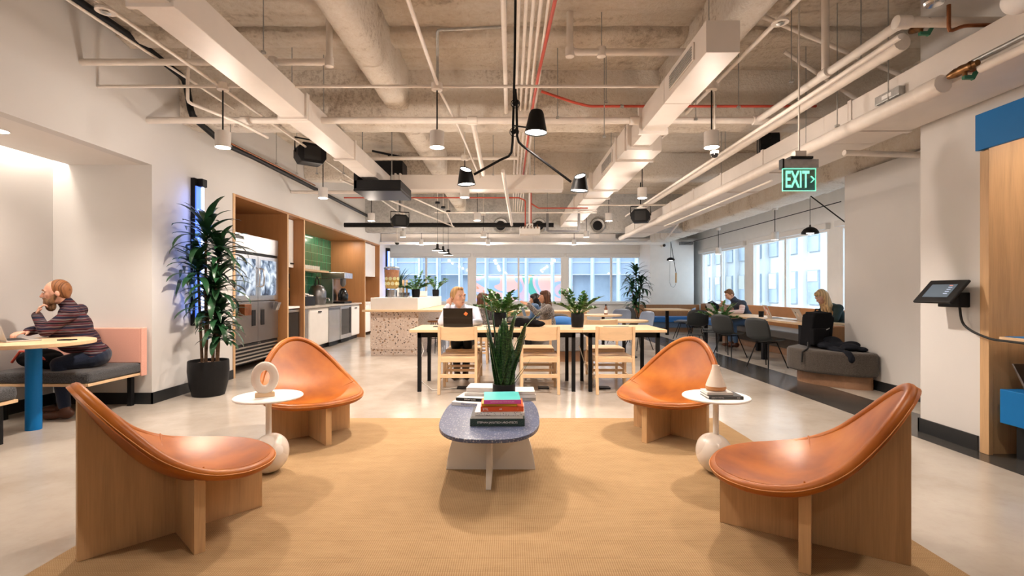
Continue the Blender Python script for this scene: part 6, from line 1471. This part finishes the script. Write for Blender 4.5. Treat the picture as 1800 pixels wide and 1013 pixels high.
person('man in light blue shirt with hand at his ear behind a black laptop',
       dict(pelvis=(-.68, 7.26, .56), chest=(-.70, 7.05, .88), neck=(-.71, 6.96, 1.05), head=(-.725, 6.84, 1.165), sh=[(-.89, 7.0, .99), (-.51, 7.0, .98)],
            el=[(-.95, 6.78, .83), (-.44, 6.82, .83)], wr=[(-.86, 6.84, 1.05), (-.55, 6.62, .82)], hand=[(.25, .1, 1), (-1, -.3, 0)], hn=[(-.6, -.8, 0), (0, 0, 1)], side=(-1, 1),
            hip=[(-.77, 7.24, .55), (-.59, 7.24, .55)], kn=[(-.77, 6.88, .53), (-.60, 6.88, .53)], an=[(-.77, 7.1, .1), (-.65, 7.1, .1)], toe=[(-.2, -1, 0), (.2, -1, 0)]),
       (.66, -.75, .04), SK2, lb_, M['black'], brn, 'short', HR['blond'], vox=.008, hs=1.18, collar=lb_, curl=(1.0, .6))
tweed = fabric('grey_tweed', (.05, .045, .045), (.26, .23, .21), 60)
def seated(x, y, fx, z=.5, lean=.12, head=None, hy=0, **k):
    """simple seated pose facing (fx, fy)"""
    fv = V((fx[0], fx[1], 0)).normalized(); s = V((fv.y, -fv.x, 0)); p = V((x, y, z + .06)); ch = p + fv * lean + V((0, 0, .33)); ne = ch + fv * lean * .4 + V((0, 0, .16)); hd = V(head) if head else ne + fv * .05 + V((0, 0, .14))
    d = dict(pelvis=p, chest=ch, neck=ne, head=hd, sh=[ch + s * .19 + V((0, 0, .08)), ch - s * .19 + V((0, 0, .08))], hip=[p + s * .09, p - s * .09], kn=[p + s * .11 + fv * .42, p - s * .11 + fv * .42],
             an=[V((*(p + s * .12 + fv * .40).xy, .1)), V((*(p - s * .12 + fv * .40).xy, .1))], toe=[fv, fv])
    d['el'] = [d['sh'][0] + fv * .10 - V((0, 0, .24)), d['sh'][1] + fv * .10 - V((0, 0, .24))]; d['wr'] = [d['el'][0] + fv * .22 - s * .05, d['el'][1] + fv * .22 + s * .05]; d['hand'] = [fv - s * .3, fv + s * .3]; d['side'] = (-1, 1)
    d.update(k); return d
def at(o, x, y, rz, lb): wplace(o, x, y, rz, lb)
J = seated(-.66, 8.75, (1, .05), .47, .10, head=(-.49, 8.72, 1.10)); J['wr'][1] = V((-.38, 8.6, .98)); J['hand'][1] = V((.3, 0, 1))
person('woman with brown shoulder-length hair in grey top facing right behind the table plant', J, (1, -.1, -.12), SK2, tweed, M['black'], blk, 'long', HR['brown'])
at(dup(wc), -.88, 8.76, R(-90), 'pale wooden chair under the brown-haired woman')
J = seated(-.52, 9.75, (1, 0), .47, .08, head=(-.36, 9.73, 1.09))
person('dark-haired person mostly hidden behind the brown-haired woman', J, (.9, -.2, -.1), SK3, M['charcoal'], M['black'], blk, 'short', HR['black'])
at(dup(wc), -.74, 9.76, R(-90), 'pale wooden chair under the mostly hidden dark-haired person')
J = seated(.60, 9.72, (-1, .1), .47, .10, head=(.47, 9.70, 1.08)); J['hairdown'] = V((.56, 9.70, .90))
person('woman with black hair in a blue denim jacket facing left on the round ottoman', J, (-.95, .25, -.1), SK3, denim2, M['black'], blk, 'long', HR['black'])
J = seated(.72, 8.82, (-1, 0), .48, .07, head=(.60, 8.80, 1.14)); J['hairdown'] = V((.72, 8.80, .80)); J['el'][1] = V((.46, 8.58, .86)); J['wr'][1] = V((.30, 8.52, 1.02)); J['hand'][1] = V((-1, 0, .35)); J['hn'] = [(0, 0, 1), (0, .5, -1)]
J['sh'] = [V((.66, 8.99, .95)), V((.66, 8.63, .95))]
person('woman with long dark hair in grey tweed gesturing with a raised hand', J, (-1, -.1, .03), SK3, tweed, M['black'], blk, 'long', HR['brown'], curl=(.5, .15))
navy = plain('navy_vest', (.02, .032, .06), .7, bmp=.3, bs=40)
checks = stripes('red_check_shirt', [(.62, .42, .40), (.70, .62, .60), (.5, .22, .22), (.72, .66, .64)], 16, 2, .9, .3)
person('man in navy vest and checked sleeves bent over the window table',
       dict(pelvis=(5.38, 11.15, .56), chest=(5.18, 11.13, .86), neck=(5.03, 11.12, 1.03), head=(4.90, 11.10, 1.17), sh=[(5.12, 11.33, .97), (5.12, 10.93, .97)],
            el=[(5.02, 11.42, .80), (5.06, 10.86, .80)], wr=[(4.84, 11.25, .92), (4.82, 10.86, .785)], hand=[(-.3, -.3, 1), (-1, .1, 0)], side=(1, 1),
            hip=[(5.36, 11.24, .55), (5.36, 11.06, .55)], kn=[(4.95, 11.28, .54), (4.95, 11.02, .54)], an=[(5.0, 11.26, .1), (5.0, 11.0, .1)], toe=[(-1, 0, 0), (-1, 0, 0)]),
       (-.85, -.12, -.5), SK2, checks, denim2, brn, 'short', HR['brownish'], vox=.010, vest=navy)
J = dict(pelvis=(5.55, 8.28, .56), chest=(5.42, 8.28, .86), neck=(5.30, 8.28, 1.03), head=(5.19, 8.27, 1.155), sh=[(5.37, 8.46, .97), (5.37, 8.10, .97)], el=[(5.28, 8.52, .80), (5.26, 8.02, .80)],
         wr=[(5.06, 8.40, .79), (5.05, 8.10, .79)], hand=[(-1, 0, 0), (-1, 0, 0)], side=(1, 1), hip=[(5.55, 8.37, .55), (5.55, 8.19, .55)], kn=[(5.12, 8.4, .54), (5.12, 8.16, .54)], an=[(5.16, 8.4, .1), (5.16, 8.16, .1)], toe=[(-1, 0, 0), (-1, 0, 0)])
J['hairdown'] = V((5.33, 8.24, .86))
person('blonde woman in dark green top looking down at her laptop by the side window', J, (-.85, -.1, -.5), SK2, plain('dark_green_knit', (.012, .028, .028), .85), denim2, blk, 'long', HR['straw'])
t = thing('denim_jacket', 'pale denim jacket bundled on the bench beside the blonde woman', 'jacket', (5.55, 7.75, .48)); blob([((5.5, 7.78, .60), (.18, .14, .12)), ((5.6, 7.7, .64), (.12, .12, .1))], 'cloth', plain('pale_denim', (.26, .31, .38), .9), t)
